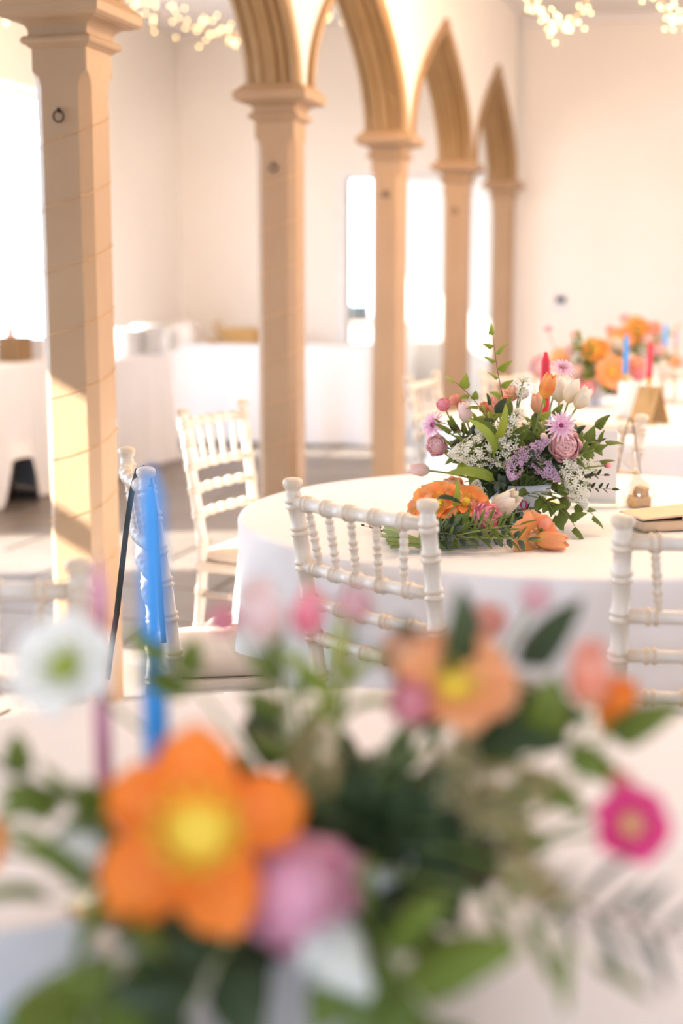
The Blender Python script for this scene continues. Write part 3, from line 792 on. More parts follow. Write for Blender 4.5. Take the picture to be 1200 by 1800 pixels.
for z, a, b_ in prof:
    for k in range(16):
        th = 2*math.pi*k/16; q_ = 1+.08*math.sin(5*th+z*20); vs.append((a*q_*math.cos(th), b_*q_*math.sin(th), z))
for i_ in range(len(prof)-1):
    for k in range(16): fs.append((i_*16+k, i_*16+(k+1) % 16, i_*16+16+(k+1) % 16, i_*16+16+k))
fs += [tuple(range(16))[::-1], tuple((len(prof)-1)*16+k for k in range(16))]
ob('sack', mesh('sack', vs, fs, M['bluebag']), t)
ob('strap', sweep('strap', [(-.08,0,.43),(-.06,.01,.56),(.02,.01,.58),(.07,0,.43)], .008, M['bluebag'], 6), t)
# thermostat on the end wall
pt = W(UE, 0); 
tv = None
for k in range(400):
    v_ = -1.5 + k*.01; p = W(UE-.02, v_, 1.5)
    if (p.x/ (p.y*math.cos(PITCH)-(1.5-H)*math.sin(PITCH)))*FPX+600 > 935: tv = v_; break
t = thing('wall_thermostat', 'small thermostat with dark display on the end wall', 'thermostat', Matrix.Translation(W(UE, tv, at(935,530,W(UE,tv).y).z)) @ Matrix.Rotation(-ANG, 4, 'Z'))
ob('backplate', box('backplate', (-.062,-.014,-.075), (.062,0,.06), M['plastic_white'], .004), t)
ob('display', box('display', (-.042,-.022,-.012), (.042,-.0142,.045), M['plastic_dark'], .003), t)

# ------------------------------------------------------------------ things on the tables
def candle(px, top, bottom, Y, m, label, r=.011, holder=True, group='tapered dinner candles', zb=None):
    a = at(px, top, Y); zb = at(px, bottom, Y).z if zb is None else zb
    Hc = a.z - zb
    t = thing('taper_candle', label, 'candle', Matrix.Translation((a.x, a.y, zb)), group)
    ob('wax', lathe('wax', [(r*.9,0),(r*1.08,.004),(r*1.06,Hc*.4),(r*1.0,Hc-.045),(r*.99,Hc-.026),(r*.90,Hc-.022),(r*.48,Hc-.007),(r*.36,Hc)], m, 20), t)
    ob('wick', sweep('wick', [(0,0,Hc-.002),(.0005,0,Hc+.006),(.0015,0,Hc+.013)], .0008, M['wick'], 5), t)
    if holder:
        h = zb-TZ-.001
        if h > .01:
            s = thing('candle_holder', label.replace('candle', 'candle holder', 1) if 0 else 'slim brass holder of the '+label.split(' candle')[0]+' candle'+label.split(' candle',1)[1], 'candle holder',
                      Matrix.Translation((a.x, a.y, TZ+.001)), 'brass candle holders')
            ob('foot', lathe('foot', [(.038,0),(.038,.003),(.028,.007),(.008,.012),(.005,.02)], M['brass'], 24), s)
            ob('stick', lathe('stick', [(.005,.018),(.0045,h*.5),(.006,h-.03),(.014,h-.022),(.0145,h-.001),(.012,h-.001)], M['brass'], 18), s)
    return t
# sign board on a clear foot
p = ground(1062, 892, TZ+.001)
t = thing('sign_board', 'white upright sign board in a clear acrylic foot behind the flower bowl', 'sign', Matrix.Translation(p) @ Matrix.Rotation(R(-8), 4, 'Z'))
ob('board', box('board', (-.115,-.002,.010), (.029,.002,.205), M['board'], .0015), t)
ob('foot', box('foot', (-.10,-.022,0), (.034,.022,.022), M['acrylic'], .002), t, label='clear acrylic foot')
# bag of fudge
p = ground(1122, 890, TZ+.001)
t = thing('fudge_bag', 'little clear bag of fudge cubes with a tied neck', 'sweet bag', Matrix.Translation(p) @ Matrix.Rotation(R(12), 4, 'Z') @ Matrix.Scale(1.22, 4))
fc = box('fudge_cube', (-.0115,-.0115,-.0105), (.0115,.0115,.0105), M['fudge'], .003)
for x, y, z, a in ((-.014,-.008,.0115,10),(.012,-.006,.0115,-15),(-.004,.016,.0115,30),(.002,-.001,.033,38),(.014,.014,.030,12)):
    ob('fudge_cube', fc, t, Matrix.Translation((x,y,z)) @ Matrix.Rotation(R(a), 4, 'Z') @ Matrix.Rotation(R(a*.5), 4, 'X'))
prof = [(.024,.000),(.030,.006),(.033,.022),(.028,.042),(.014,.060),(.006,.072),(.006,.076),(.012,.086),(.022,.105),(.027,.118)]
vs, fs = [], []
for z_i, (r_, z) in enumerate(prof):
    for k in range(20):
        th = 2*math.pi*k/20; q_ = 1+(.10 if z_i > 3 else .04)*math.sin(6*th+z*80)+.05*math.sin(3*th)
        vs.append((r_*q_*math.cos(th)*1.08-.38*max(0,z-.045), r_*q_*math.sin(th)*(.9 if z_i < 6 else .55), z))
for i_ in range(len(prof)-1):
    for k in range(20): fs.append((i_*20+k, i_*20+(k+1) % 20, i_*20+20+(k+1) % 20, i_*20+20+k))
ob('cellophane', mesh('cellophane', vs, fs, M['cello']), t, label='clear crinkled cellophane')
ob('tie', sweep('tie', [(-.011+.0068*math.cos(2*math.pi*k/12), .0068*math.sin(2*math.pi*k/12), .074) for k in range(13)], .0018, M['brass'], 6), t)
# tan pouch with a lifted flap, clear case with a dark rim
p = ground(1190, 927, TZ+.001)
t = thing('leather_pouch', 'flat tan pouch with a lifted flap and dark gap at the right table edge', 'pouch', Matrix.Translation(p) @ Matrix.Rotation(R(14), 4, 'Z'))
ob('body', box('body', (-.115,-.05,0), (.13,.07,.026), M['tan'], .006), t)
ob('lining', box('lining', (-.112,-.044,.0262), (.126,.066,.0285), M['black'], .001), t)
fl = box('flap', (-.12,-.054,0), (.134,.074,.006), M['tan'], .0025)
ob('flap', fl, t, Matrix.Translation((0,0,.031)) @ Matrix.Rotation(R(-3.5), 4, 'Y') @ Matrix.Translation((0,0,.005)))
ob('clasp', lathe('clasp', [(.005,0),(.006,.002),(.004,.005)], M['chrome'], 14), t, Matrix.Translation((-.01,-.0505,.031)) @ Matrix.Rotation(R(90), 4, 'X'))
p = ground(1131, 938, TZ+.001)
t = thing('clear_case', 'small clear case with a dark rounded rim beside the tan pouch', 'case', Matrix.Translation(p) @ Matrix.Rotation(R(-4), 4, 'Z'))
def rrect(hx, hy, r, n=6):
    o_ = []
    for cx, cy, a0 in ((hx-r,hy-r,0),(-hx+r,hy-r,90),(-hx+r,-hy+r,180),(hx-r,-hy+r,270)):
        for k in range(n+1): th = R(a0+90*k/n); o_.append((cx+r*math.cos(th), cy+r*math.sin(th)))
    return o_
rr = rrect(.032, .065, .010)
n = len(rr)
ob('shell', mesh('shell', [(x,y,.001) for x,y in rr]+[(x,y,.007) for x,y in rr], [tuple(range(n))[::-1], tuple(range(n,2*n))]+[(k,(k+1) % n,n+(k+1) % n,n+k) for k in range(n)], M['acrylic'], False), t)
ob('rim', sweep('rim', [(x,y,.005) for x,y in rr]+[(rr[0][0],rr[0][1],.005)], .0016, M['black'], 6, False), t, label='dark rim')
# second table: tent card and white pillar candle
p = ground(1140, 744, TZ+.001)
t = thing('tent_card', 'brown kraft tent card on the second round table', 'card', Matrix.Translation(p) @ Matrix.Rotation(R(-52), 4, 'Z'))
for s in (-1, 1):
    ob('panel', box('panel', (-.058,-.0012,0), (.058,.0012,.168), M['kraft']), t, Matrix.Translation((0,s*.062,0)) @ Matrix.Rotation(R(21.5*s), 4, 'X'))
p = ground(1112, 735, TZ+.001)
t = thing('ceramic_cylinder', 'plain white cylinder vase beside the kraft tent card', 'vase', Matrix.Translation(p))
ob('body', lathe('body', [(.064,0),(.068,.004),(.068,.150),(.066,.158),(.060,.158),(.058,.02)], M['china'], 32), t)
ob('base', lathe('base', [(.058,.018),(.02,.02)], M['china'], 32), t)
candle(959,619,735, 3.753, M['red_wax'], 'red candle rising out of the flowers on the bouquet table', r=.0128)
candle(962,700,800, 3.791, M['blue_wax'], 'short blue candle half hidden behind the cream tulips')
candle(1143,598,678, 5.941, M['red_wax'], 'red candle behind the kraft tent card', zb=.98)
candle(1101,588,668, 6.177, M['blue_wax'], 'blue candle among the flowers of the second table', zb=.98)
candle(1170,568,640, 8.581, M['blue_wax'], 'pale blue candle on the farthest table', zb=.985)
candle(1189,578,650, 8.676, M['pink_wax'], 'thin pink candle at the far right on the farthest table', zb=.985)
candle(264,822,1345, 1.235, M['blue_wax'], 'large blurred blue candle of the nearest table')
candle(172,985,1385, 1.282, M['pink_wax'], 'blurred dusky pink candle of the nearest table', r=.008)
t = thing('folded_napkin', 'pale blue folded napkin on the nearest table at the lower left', 'napkin', Matrix.Translation(ground(40, 1720, TZ+.002)) @ Matrix.Rotation(R(20), 4, 'Z'))
for k in range(3): ob('fold', box('fold', (-.07+.003*k,-.075,.004*k), (.07-.003*k,.075,.004*k+.0038), M['napkin'], .0018), t)

# ------------------------------------------------------------------ flowers: petals, leaves, blooms, sprigs
PM = {}
def petal_mesh(key, L, Wd, phis, r0, cup, shape, m, nt=7, ns=6, ruffle=0, z0=0, serr=0):
    """one petal or leaf: midrib climbs through the angles phis (0 out, 90 up), cupped across; made once per key"""
    k = (key, m.name)
    if k in PM: return PM[k]
    rs = random.Random(hash(key) % 1000 if 0 else len(key)*7+int(L*100))
    vs, fs, uv = [], [], []
    r, z = r0, z0
    for i in range(nt+1):
        t = i/nt
        x = t*(len(phis)-1); a = int(min(x, len(phis)-2)); f = x-a
        ph = R(phis[a]*(1-f)+phis[a+1]*f)
        if i: r += L/nt*math.cos(ph); z += L/nt*math.sin(ph)
        p, q, wmin = shape
        wd = Wd*max(wmin if i < nt else wmin*.4, (math.sin(math.pi*min(1, t**p)))**q)
        if serr and 0 < i < nt: wd *= 1+serr*(1 if i % 2 else -1)
        for j in range(ns+1):
            s = j/ns*2-1
            if abs(cup) > 1e-3:
                th = s*cup; lx = wd/2/cup*math.sin(th); d = wd/2/cup*(1-math.cos(th))
            else: lx = s*wd/2; d = 0
            if cup < 0: d = -abs(s)*wd/2*.45; lx = s*wd/2*.9
            d += ruffle*t*math.sin(s*7+t*3+rs.random()*.4)*Wd*abs(s)
            nr, nz = -math.sin(ph), math.cos(ph)
            vs.append((lx, r+nr*d, z+nz*d)); uv.append((j/ns, t))
    for i in range(nt):
        for j in range(ns):
            n = i*(ns+1)+j; fs.append((n, n+1, n+ns+2, n+ns+1))
    PM[k] = mesh(key, vs, fs, m, True, uv)
    return PM[k]
def RZ(a): return Matrix.Rotation(a, 4, 'Z')
def bloom_parts(kind, m, heart=None):
    """list of (part name, mesh, matrix) for a bloom of radius about 1, opening up +z"""
    out = []; m = M[m]
    g = random.Random(len(kind)*31+len(m.name))
    if kind == 'tulip':
        for k in range(6):
            L = 2.35 if k % 2 else 2.45
            me = petal_mesh('tulip_petal%d' % (k % 2), L, 1.55, [8,55,84,96,104], .06+.03*(k % 2), 1.0, (.80,.62,.18), m)
            out.append(('petal', me, RZ(k*math.pi/3+g.uniform(-.1,.1))))
    elif kind == 'open':          # wide open tulip or poppy
        for k in range(6):
            ph = [70,34,14,-4] if k % 2 else [60,24,4,-20]
            me = petal_mesh('open_petal%d' % (k % 2), 1.12, 1.18, ph, .05, .45, (1.25,.55,.25), m, ruffle=.10)
            out.append(('petal', me, RZ(k*math.pi/3+g.uniform(-.15,.15)) @ Matrix.Rotation(g.uniform(-.12,.12), 4, 'X')))
        out.append(('heart', lathe('heart', [(.10,.05),(.22,.10),(.27,.22),(.20,.36),(.08,.42)], M[heart or 'yellow'], 14), Matrix()))
        for k in range(9):
            a = k*2*math.pi/9; c, s = math.cos(a), math.sin(a)
            out.append(('stamen', PMS(heart or 'yellow'), RZ(a)))
    elif kind == 'poppy':         # loose wide bloom of five separate petals
        for k, (a, tl, sc_) in enumerate(((0,.45,1.1),(1.15,-.05,.95),(2.35,.10,1.12),(3.55,.05,1.08),(4.95,-.1,.98))):
            me = petal_mesh('poppy_petal%d' % (k % 2), 1.10, .86, [60,30,10,-6] if k % 2 else [52,26,2,-24], .05, .75, (1.35,.50,.30), m, ruffle=.08)
            out.append(('petal', me, RZ(a) @ Matrix.Rotation(tl, 4, 'X') @ Matrix.Scale(sc_, 4)))
        out.append(('heart', lathe('heart', [(.14,.05),(.30,.10),(.36,.20),(.27,.34),(.10,.40)], M[heart or 'yellow'], 14), Matrix()))
        for k in range(11): out.append(('stamen', PMS(heart or 'yellow'), RZ(k*2*math.pi/11) @ Matrix.Scale(1.25, 4)))
    elif kind == 'rose':          # ranunculus, peony or garden rose
        lay = [(.14,3,68),(.23,4,62),(.32,5,56),(.42,5,49),(.53,6,42),(.64,6,34),(.75,7,25),(.86,7,14),(.96,7,0)]
        for li, (rho, n, e) in enumerate(lay):
            L = rho*R(e+78); ph = [12+ (90+e-12)*k/5 for k in range(6)]
            if li >= 7: ph[-1] -= 30
            me = petal_mesh('rose_petal%d' % li, L, rho*1.75, ph, .02, 1.0, (1.25,.45,.30), m, nt=6, ns=6, ruffle=.03, z0=.5+(1-rho)*.35-rho)
            for k in range(n):
                out.append(('petal', me, RZ(k*2*math.pi/n+li*.8+g.uniform(-.15,.15)) @ Matrix.Rotation(g.uniform(-.06,.06), 4, 'X')))
    elif kind == 'daisy':         # spiky mauve bloom
        for ring, (n, L, ph) in enumerate(((17,1.0,[20,6,-6,-22]),(14,.80,[46,30,18,4]),(9,.45,[70,60,52,40]))):
            me = petal_mesh('ray_petal%d' % ring, L, .20, ph, .06, .5, (.55,.35,.45), m, nt=5, ns=2)
            for k in range(n):
                out.append(('petal', me, RZ(k*2*math.pi/n+ring*.2+g.uniform(-.08,.08)) @ Matrix.Rotation(g.uniform(-.14,.14), 4, 'X')))
        out.append(('heart', lathe('heart', [(.08,.0),(.15,.06),(.12,.16),(.04,.20)], M[heart or 'darkheart'], 12), Matrix()))
    elif kind == 'bud':
        for k in range(5):
            me = petal_mesh('bud_petal', 2.0, 1.5, [5,50,88,112,140], .05, 1.1, (.8,.6,.2), m)
            out.append(('petal', me, RZ(k*2*math.pi/5)))
        for k in range(4):
            me = petal_mesh('sepal', .9, .5, [10,55,85], .12, .6, (.6,.5,.2), M['leaf_light'])
            out.append(('sepal', me, RZ(k*math.pi/2+.3)))
    return out
def PMS(heart):
    k = ('stamen', heart)
    if k not in PM:
        PM[k] = sweep('stamen', [(0,.16,.12),(0,.26,.30),(0,.33,.46),(0,.345,.52)], [.018,.018,.03,.04], M[heart], 5)
    return PM[k]
BP = {}
def orient(pos, d, size):
    q = Vector(d).normalized().to_track_quat('Z', 'Y')
    return Matrix.Translation(pos) @ q.to_matrix().to_4x4() @ Matrix.Scale(size, 4)
NAMES = {'tulip': 'tulip', 'open': 'open_tulip', 'poppy': 'poppy', 'rose': 'ranunculus', 'daisy': 'scabious', 'bud': 'flower_bud', 'lilac': 'lilac_spray'}
def bloom(kind, color, label, px, py, Y, rpx, d, root, heart=None, name=None, cat='flower', group=None, stem=True, whole=False, stemr=.0022):
    """a cut flower: bloom of rpx photo pixels radius at distance Y facing d, its stem running down to root"""
    size = rpx*Y/FPX
    pos = at(px, py, Y); dv = Vector(d).normalized()
    off = {'tulip': .95, 'open': .25, 'poppy': .25, 'rose': .40, 'daisy': .10, 'bud': .85}.get(kind, 0)
    base = pos - dv*size*off
    mt = orient(base, dv, size)
    t = thing(name or NAMES[kind], label, cat, mt, group)
    key = (kind, color, heart)
    if key not in BP: BP[key] = bloom_parts(kind, color, heart)
    if whole:                     # far away: one mesh for the bloom
        wk = key+('whole',)
        if wk not in BP:
            bm = bmesh.new()
            for n_, me, mx in BP[key]:
                b2 = bmesh.new(); b2.from_mesh(me); b2.transform(mx); tmp = bpy.data.meshes.new('tmp'); b2.to_mesh(tmp); b2.free(); bm.from_mesh(tmp)
            wm = bpy.data.meshes.new('bloom'); bm.to_mesh(wm); bm.free()
            wm.materials.append(M[color]); wm.polygons.foreach_set('use_smooth', [True]*len(wm.polygons)); BP[wk] = wm
        ob('bloom', BP[wk], t)
    else:
        for n_, me, mx in BP[key]: ob(n_, me, t, mx)
    if stem:
        rt = Vector(root); mid = (base+rt)/2 - dv*min(.12, (base-rt).length*.35) + Vector((0,0,-.01))
        if dv.z < 0: mid = (base+rt)/2 - dv*.04 + Vector((0,0,.03))
        inv = mt.inverted(); pts = [inv @ p for p in bez(base, base - dv*(base-rt).length*.45, rt, 9)]
        ob('stem', sweep('stem', pts, stemr/size, M['stem'], 6), t)
    return t
LEAF = {'ovate': (1.0,.62,[25,12,0,-18],-.3,(.55,.62,.06)), 'birch': (1.0,.72,[20,8,-6,-26],-.3,(.42,.75,.05)), 'blade': (1.0,.24,[50,30,8,-22],.9,(.62,.55,.25)),
        'oval': (1.0,.50,[28,14,4],.25,(.75,.55,.10)), 'needle': (1.0,.20,[30,16,4],.2,(.7,.5,.2))}
def leaf_mesh(kind, m):
    L, Wd, ph, cup, sh = LEAF[kind]
    return petal_mesh('leaf_'+kind, L, Wd, ph, .02, cup, sh, M[m], nt=10 if kind == 'birch' else 7, ns=4, serr=.07 if kind == 'birch' else 0)
def sprig(a, b, sag, n, size, kind, m, label, name='leafy_sprig', group=None, stem='stem', r=.0016, seed=0, tipleaf=True, start=.25, cat='foliage'):
    rs = random.Random(seed+n*13+int(abs(b.x)*1000)+int(abs(b.z)*777))
    t = thing(name, label, cat, Matrix.Translation(a), group)
    mid = (a+b)/2 + Vector(sag)
    pts = bez(Vector((0,0,0)), mid-a, b-a, 10)
    ob('stem', sweep('stem', pts, [r*(1.2-.7*i/10) for i in range(11)], M[stem], 6), t)
    me = leaf_mesh(kind, m)
    for k in range(n):
        s = start + (1-start)*(k+.5)/n if not (tipleaf and k == n-1) else 1.0
        i = min(9, int(s*10)); f = s*10-i; p = pts[i].lerp(pts[i+1], f); tg = (pts[min(10,i+1)]-pts[i]).normalized()
        side = 1 if k % 2 else -1
        rf = Vector((rs.uniform(-.5,.5), rs.uniform(-1,-.2), rs.uniform(-.2,.5)))
        out = tg.cross(rf).normalized()*side
        if tipleaf and k == n-1: out = tg
        dr = (out*.85 + tg*.55 + Vector((0,0,rs.uniform(-.35,.15)))).normalized()
        # leaf lies along local +y, upper side towards the light and the room
        yv = dr; up = (Vector((0,-.55,.85))+Vector((rs.uniform(-.5,.5),rs.uniform(-.4,.4),0))).normalized()
        xv = yv.cross(up).normalized(); zv = xv.cross(yv)
        mx = Matrix((xv, yv, zv)).transposed().to_4x4()
        ob('leaf', me, t, Matrix.Translation(p) @ mx @ Matrix.Scale(size*rs.uniform(.75,1.15), 4))
    return t
def lilac(label, px, py, Y, lpx, wpx, d, color, root, n=170, name='lilac_spray', group=None, seed=1):
    """cone of tiny four-petalled florets"""
    rs = random.Random(seed); sc_ = Y/FPX; L, Wd = lpx*sc_, wpx*sc_
    ctr = at(px, py, Y); dv = Vector(d).normalized(); base = ctr - dv*L*.5
    mt = orient(base, dv, 1.0)
    t = thing(name, label, 'flower', mt, group)
    vs, fs, uv = [], [], []
    for k in range(n):
        s = rs.random()**.8; rr = Wd/2*(math.sin(math.pi*min(1,(s*.92+.08)**.62))**.7)*rs.uniform(.55,1.0); a = rs.uniform(0,6.283)
        c = Vector((rr*math.cos(a), rr*math.sin(a), L*s))
        nrm = Vector((math.cos(a), math.sin(a), .5+rs.uniform(-.3,.5))).normalized()
        q = nrm.to_track_quat('Z','Y').to_matrix(); f = rs.uniform(.0056,.0082); tw = rs.uniform(0,1.57)
        for j in range(4):
            th = tw+j*math.pi/2; i0 = len(vs)
            for (r_, da, z_) in ((0,0,0),(.75,-.42,.18),(1.1,0,.05),(.75,.42,.18)):
                vs.append(c + q @ Vector((f*r_*math.cos(th+da), f*r_*math.sin(th+da), f*z_))); uv.append((.5, r_/1.1))
            fs.append((i0,i0+1,i0+2,i0+3))
    ob('florets', mesh('florets', vs, fs, M[color], False, uv), t, kind='stuff')
    inv = mt.inverted(); rt = inv @ Vector(root)
    ob('stem', sweep('stem', [(0,0,L*.95),(0,0,L*.5),(0,0,0)]+bez(Vector((0,0,0)), Vector((0,0,-(rt.length)*.4)), rt, 6)[1:], .0018, M['stem'], 6), t)
    for k in range(14):
        s = .1+.8*k/14; a = k*2.4
        ob('stalk', sweep('stalk', [(0,0,L*s),(Wd*.3*math.cos(a)*(1-s*.6),Wd*.3*math.sin(a)*(1-s*.6),L*s+.01)], .0007, M['stem'], 4), t)
    return t
def bowl(c, r, h, label):
    t = thing('flower_bowl', label, 'bowl', Matrix.Translation(c), 'footed flower bowls')
    ob('body', lathe('body', [(r*.45,.0),(r*.48,.006),(r*.30,.018),(r*.32,.03),(r*.72,h*.45),(r*.95,h*.8),(r,h),(r*.95,h),(r*.9,h*.8),(r*.6,h*.45),(.01,h*.35)], M['bowl'], 40), t)
    return t

# ---- the arrangement in focus
FB = ground(908, 920, TZ+.001)
bowl(FB, .085, .105, 'grey white footed bowl holding the flowers in focus')
RT = FB + Vector((0,0,.075))
def rt(): return RT + Vector((rnd.uniform(-.03,.03), rnd.uniform(-.03,.03), 0))
Y0 = FB.y
G1 = 'flowers of the bowl in focus'
def B(kind, color, label, px, py, dy, rpx, d, **k): return bloom(kind, color, label, px, py, Y0+dy, rpx, d, rt(), group=G1, **k)
B('tulip','orange','orange tulip standing just below the red candle', 961, 682, -.10, 21, (.22,-.25,1))
B('tulip','cream','cream tulip leaning right, highest of the cream tulips', 1003, 690, -.07, 21, (.25,-.1,1))
B('tulip','cream','cream tulip at the right end of the cream tulips', 1022, 702, -.10, 20, (.55,-.2,1))
B('tulip','cream','cream tulip directly behind the orange tulip', 982, 688, -.02, 21, (-.05,-.1,1))
B('tulip','peach','peach tulip low behind the stem of the orange tulip', 944, 712, .02, 17, (-.1,-.2,1))
B('daisy','mauve','spiky lavender bloom hanging above the big pink ranunculus', 986, 748, -.17, 28, (-.05,-1,.32))
B('rose','pink','big pink ranunculus facing the camera on the right of the bowl', 992, 783, -.12, 39, (.05,-1,.12))
B('daisy','mauve','spiky mauve bloom on the right of the red candle', 989, 645, .06, 23, (.15,-.5,.7), heart='greenheart')
B('rose','hotpink','round hot pink bloom among light leaves at the top left of the bowl', 779, 711, .0, 17, (-.35,-.4,.8))
B('rose','coral','coral bloom in the upper middle of the bowl', 877, 712, .03, 26, (-.1,-.45,.9))
B('rose','peach','peach bloom behind the coral one', 898, 690, .07, 21, (.1,-.3,.9))
B('tulip','blush','blush white tulip left of the tall twig', 818, 728, -.04, 18, (-.25,-.1,1))
B('daisy','mauve','spiky pale pink bloom at the left edge of the bowl', 759, 747, -.03, 27, (-.8,-.75,.35))
B('rose','pink','pink ranunculus at the left below the spiky pale bloom', 768, 783, -.05, 26, (-.45,-.9,.15))
B('tulip','blush','pale pink tulip stretching left over the table', 740, 826, -.05, 17, (-1,-.15,.12))
B('bud','blush','small pink bud touching the left of the big pink ranunculus', 955, 767, -.15, 11, (-.6,-.6,.6))
B('bud','pink','small pink bud curving out in front of the white board', 1069, 818, -.12, 9, (1,-.2,.1))
B('rose','hotpink','small pink bloom low on the right of the bowl rim', 992, 882, -.13, 12, (.4,-.7,-.2))
B('rose','coral','coral bloom peeping out at the upper left', 800, 703, .05, 15, (-.3,-.2,.9))
B('rose','cream','cream yellow bloom next to the peach bloom', 918, 690, .05, 16, (.2,-.4,.8))
B('rose','apricot','apricot bloom in the leaves left of the coral bloom', 852, 716, .06, 15, (-.2,-.5,.7))
LW = 'white lilac spray'
lilac('large white lilac spray at the left middle of the bowl', 848, 792, Y0-.10, 135, 78, (-1,-.45,-.05), 'white', rt(), 330, group=G1, seed=3)
lilac('white lilac spray behind the first, higher up', 862, 765, Y0-.05, 70, 60, (-.7,-.5,.35), 'white', rt(), 130, group=G1, seed=4)
lilac('white lilac spray hanging at the lower right of the bowl', 1012, 852, Y0-.14, 95, 52, (.35,-.55,-.9), 'white', rt(), 230, group=G1, seed=5)
lilac('thin white lilac spray beside the white board', 1022, 815, Y0-.06, 70, 34, (.8,-.3,-.3), 'white', rt(), 90, group=G1, seed=6)
lilac('mauve lilac spray in the middle of the bowl', 936, 790, Y0-.14, 70, 32, (.8,-.5,.55), 'lilac', rt(), 120, group=G1, seed=7)
lilac('mauve lilac spray lower left of the middle one', 903, 828, Y0-.14, 52, 34, (-.3,-.8,-.4), 'lilac', rt(), 100, group=G1, seed=8)
lilac('small mauve lilac spray under the big pink ranunculus', 962, 828, Y0-.13, 60, 34, (.5,-.6,-.4), 'lilac', rt(), 100, group=G1, seed=9)
lilac('airy white filler above the green middle of the bowl', 908, 732, Y0-.08, 34, 62, (.1,-.6,.7), 'white', rt(), 34, group=G1, seed=10, name='filler_flower')
lilac('airy cream filler beside the peach bloom', 918, 675, Y0+.0, 26, 54, (.2,-.5,.8), 'white', rt(), 30, group=G1, seed=11, name='filler_flower')
# bleeding heart on its arching stem
hp = at(920, 889, Y0-.17)
t = thing('bleeding_heart', 'small hot pink heart shaped bloom dangling before the bowl', 'flower', Matrix.Translation(hp), G1)
vs, fs = [], []
hz = [(0.0,-.013),(.0035,-.010),(.0075,-.003),(.0098,.004),(.0090,.009),(.0050,.0115),(.0005,.0085)]
for sx in (-1, 1):
    n0 = len(vs)
    for x, z in hz:
        for k in range(6):
            a = k/5*math.pi-math.pi/2
            vs.append((sx*(x*(.5+.5*math.cos(a))), -.0045*math.sin(a)*min(1, x*150+.1), z))
    for i_ in range(len(hz)-1):
        for k in range(5): fs.append((n0+i_*6+k, n0+i_*6+k+1, n0+i_*6+7+k, n0+i_*6+6+k))
ob('heart', fixn(mesh('heart', vs, fs, M['magenta'])), t)
ob('drop', lathe('drop', [(.0008,-.024),(.0028,-.021),(.0022,-.015),(.001,-.011)], M['white'], 8), t)
q = [Vector((0,0,.009)), at(910,872,Y0-.17)-hp, at(905,850,Y0-.15)-hp, at(915,830,Y0-.10)-hp, RT-hp]
ob('stem', sweep('stem', q, .0011, M['twig'], 5), t)
# foliage of this bowl
GL = 'leafy sprigs of the bowl in focus'
def S(px, py, dy, n, size, kind, m, label, sag=(0,0,.03), stem='stem', start=.25, r=.0016, frm=None):
    return sprig(frm or rt(), at(px, py, Y0+dy), sag, n, size, kind, m, label, group=GL, stem=stem, start=start, r=r, seed=px+py)
S(866, 590, -.02, 12, .040, 'birch', 'leaf_light', 'tall upright twig with light green leaves rising above the bowl', (-.03,0,.05), 'twig', .30)
S(800, 672, -.05, 9, .036, 'birch', 'leaf_light', 'twig with light green toothed leaves at the upper left of the bowl', (.05,-.02,.05), 'twig', .45)
S(775, 742, -.06, 7, .030, 'birch', 'leaf', 'leafy twig below the hot pink bloom at the left', (.02,-.02,.05), 'twig', .45)
S(1062, 775, -.12, 10, .040, 'birch', 'leaf', 'sprig of toothed leaves reaching over the white board', (0,-.05,.07), 'stem', .45)
S(1045, 790, -.14, 7, .036, 'birch', 'leaf', 'second sprig of toothed leaves before the white board', (0,-.05,.03), 'stem', .5)
S(1075, 860, -.10, 14, .016, 'oval', 'leaf_dark', 'thin dark sprig with tiny leaves before the white board', (0,-.03,.02), 'twig', .5, .0011)
S(1060, 835, -.10, 10, .016, 'oval', 'leaf_dark', 'second thin dark sprig with tiny leaves near the pink bud', (0,-.03,.03), 'twig', .5, .0011)
S(1042, 905, -.16, 6, .046, 'birch', 'leaf', 'drooping leafy sprig touching the cloth right of the bowl', (.02,-.05,.06), 'stem', .45)
S(1010, 925, -.20, 6, .044, 'birch', 'leaf', 'drooping leafy sprig in front of the right bowl foot', (.02,-.06,.05), 'stem', .45)
S(975, 905, -.18, 6, .040, 'ovate', 'leaf', 'short leafy sprig hanging over the right bowl rim', (.0,-.06,.05), 'stem', .4)
for (px, py, dy, dx, sz, m, lab) in ((835,770,-.16,(-.55,-.3,.55),.145,'leaf_light','long pale tulip leaf crossing the left of the bowl'), (878,735,-.17,(.12,-.3,1),.105,'leaf_light','broad upright tulip leaf in the middle of the bowl'),
    (820,845,-.16,(-1,-.35,.12),.150,'leaf_light','long tulip leaf lying out to the left over the rim'), (842,760,-.12,(-.7,-.3,.45),.120,'leaf','mid green tulip leaf behind the pale one'),
    (905,880,-.15,(-.6,-.6,-.3),.100,'leaf','tulip leaf curling over the front of the bowl')):
    c = at(px, py, Y0+dy); dv = Vector(dx).normalized(); up = Vector((.2,-.8,.55)); xv = dv.cross(up).normalized(); zv = xv.cross(dv)
    mx = Matrix((xv, dv, zv)).transposed().to_4x4()
    t = thing('tulip_leaf', lab, 'leaf', Matrix.Translation(c - dv*sz*.5) @ mx @ Matrix.Scale(sz, 4), 'tulip leaves of the bowl in focus')
    ob('blade', leaf_mesh('blade', m), t)
    inv = t.matrix_basis.inverted(); ob('stalk', sweep('stalk', [inv @ (c-dv*sz*.48), inv @ ((c-dv*sz*.5+RT)/2 + Vector((0,0,.01))), inv @ RT], .002/sz, M['stem'], 5), t)
lg = random.Random(12)
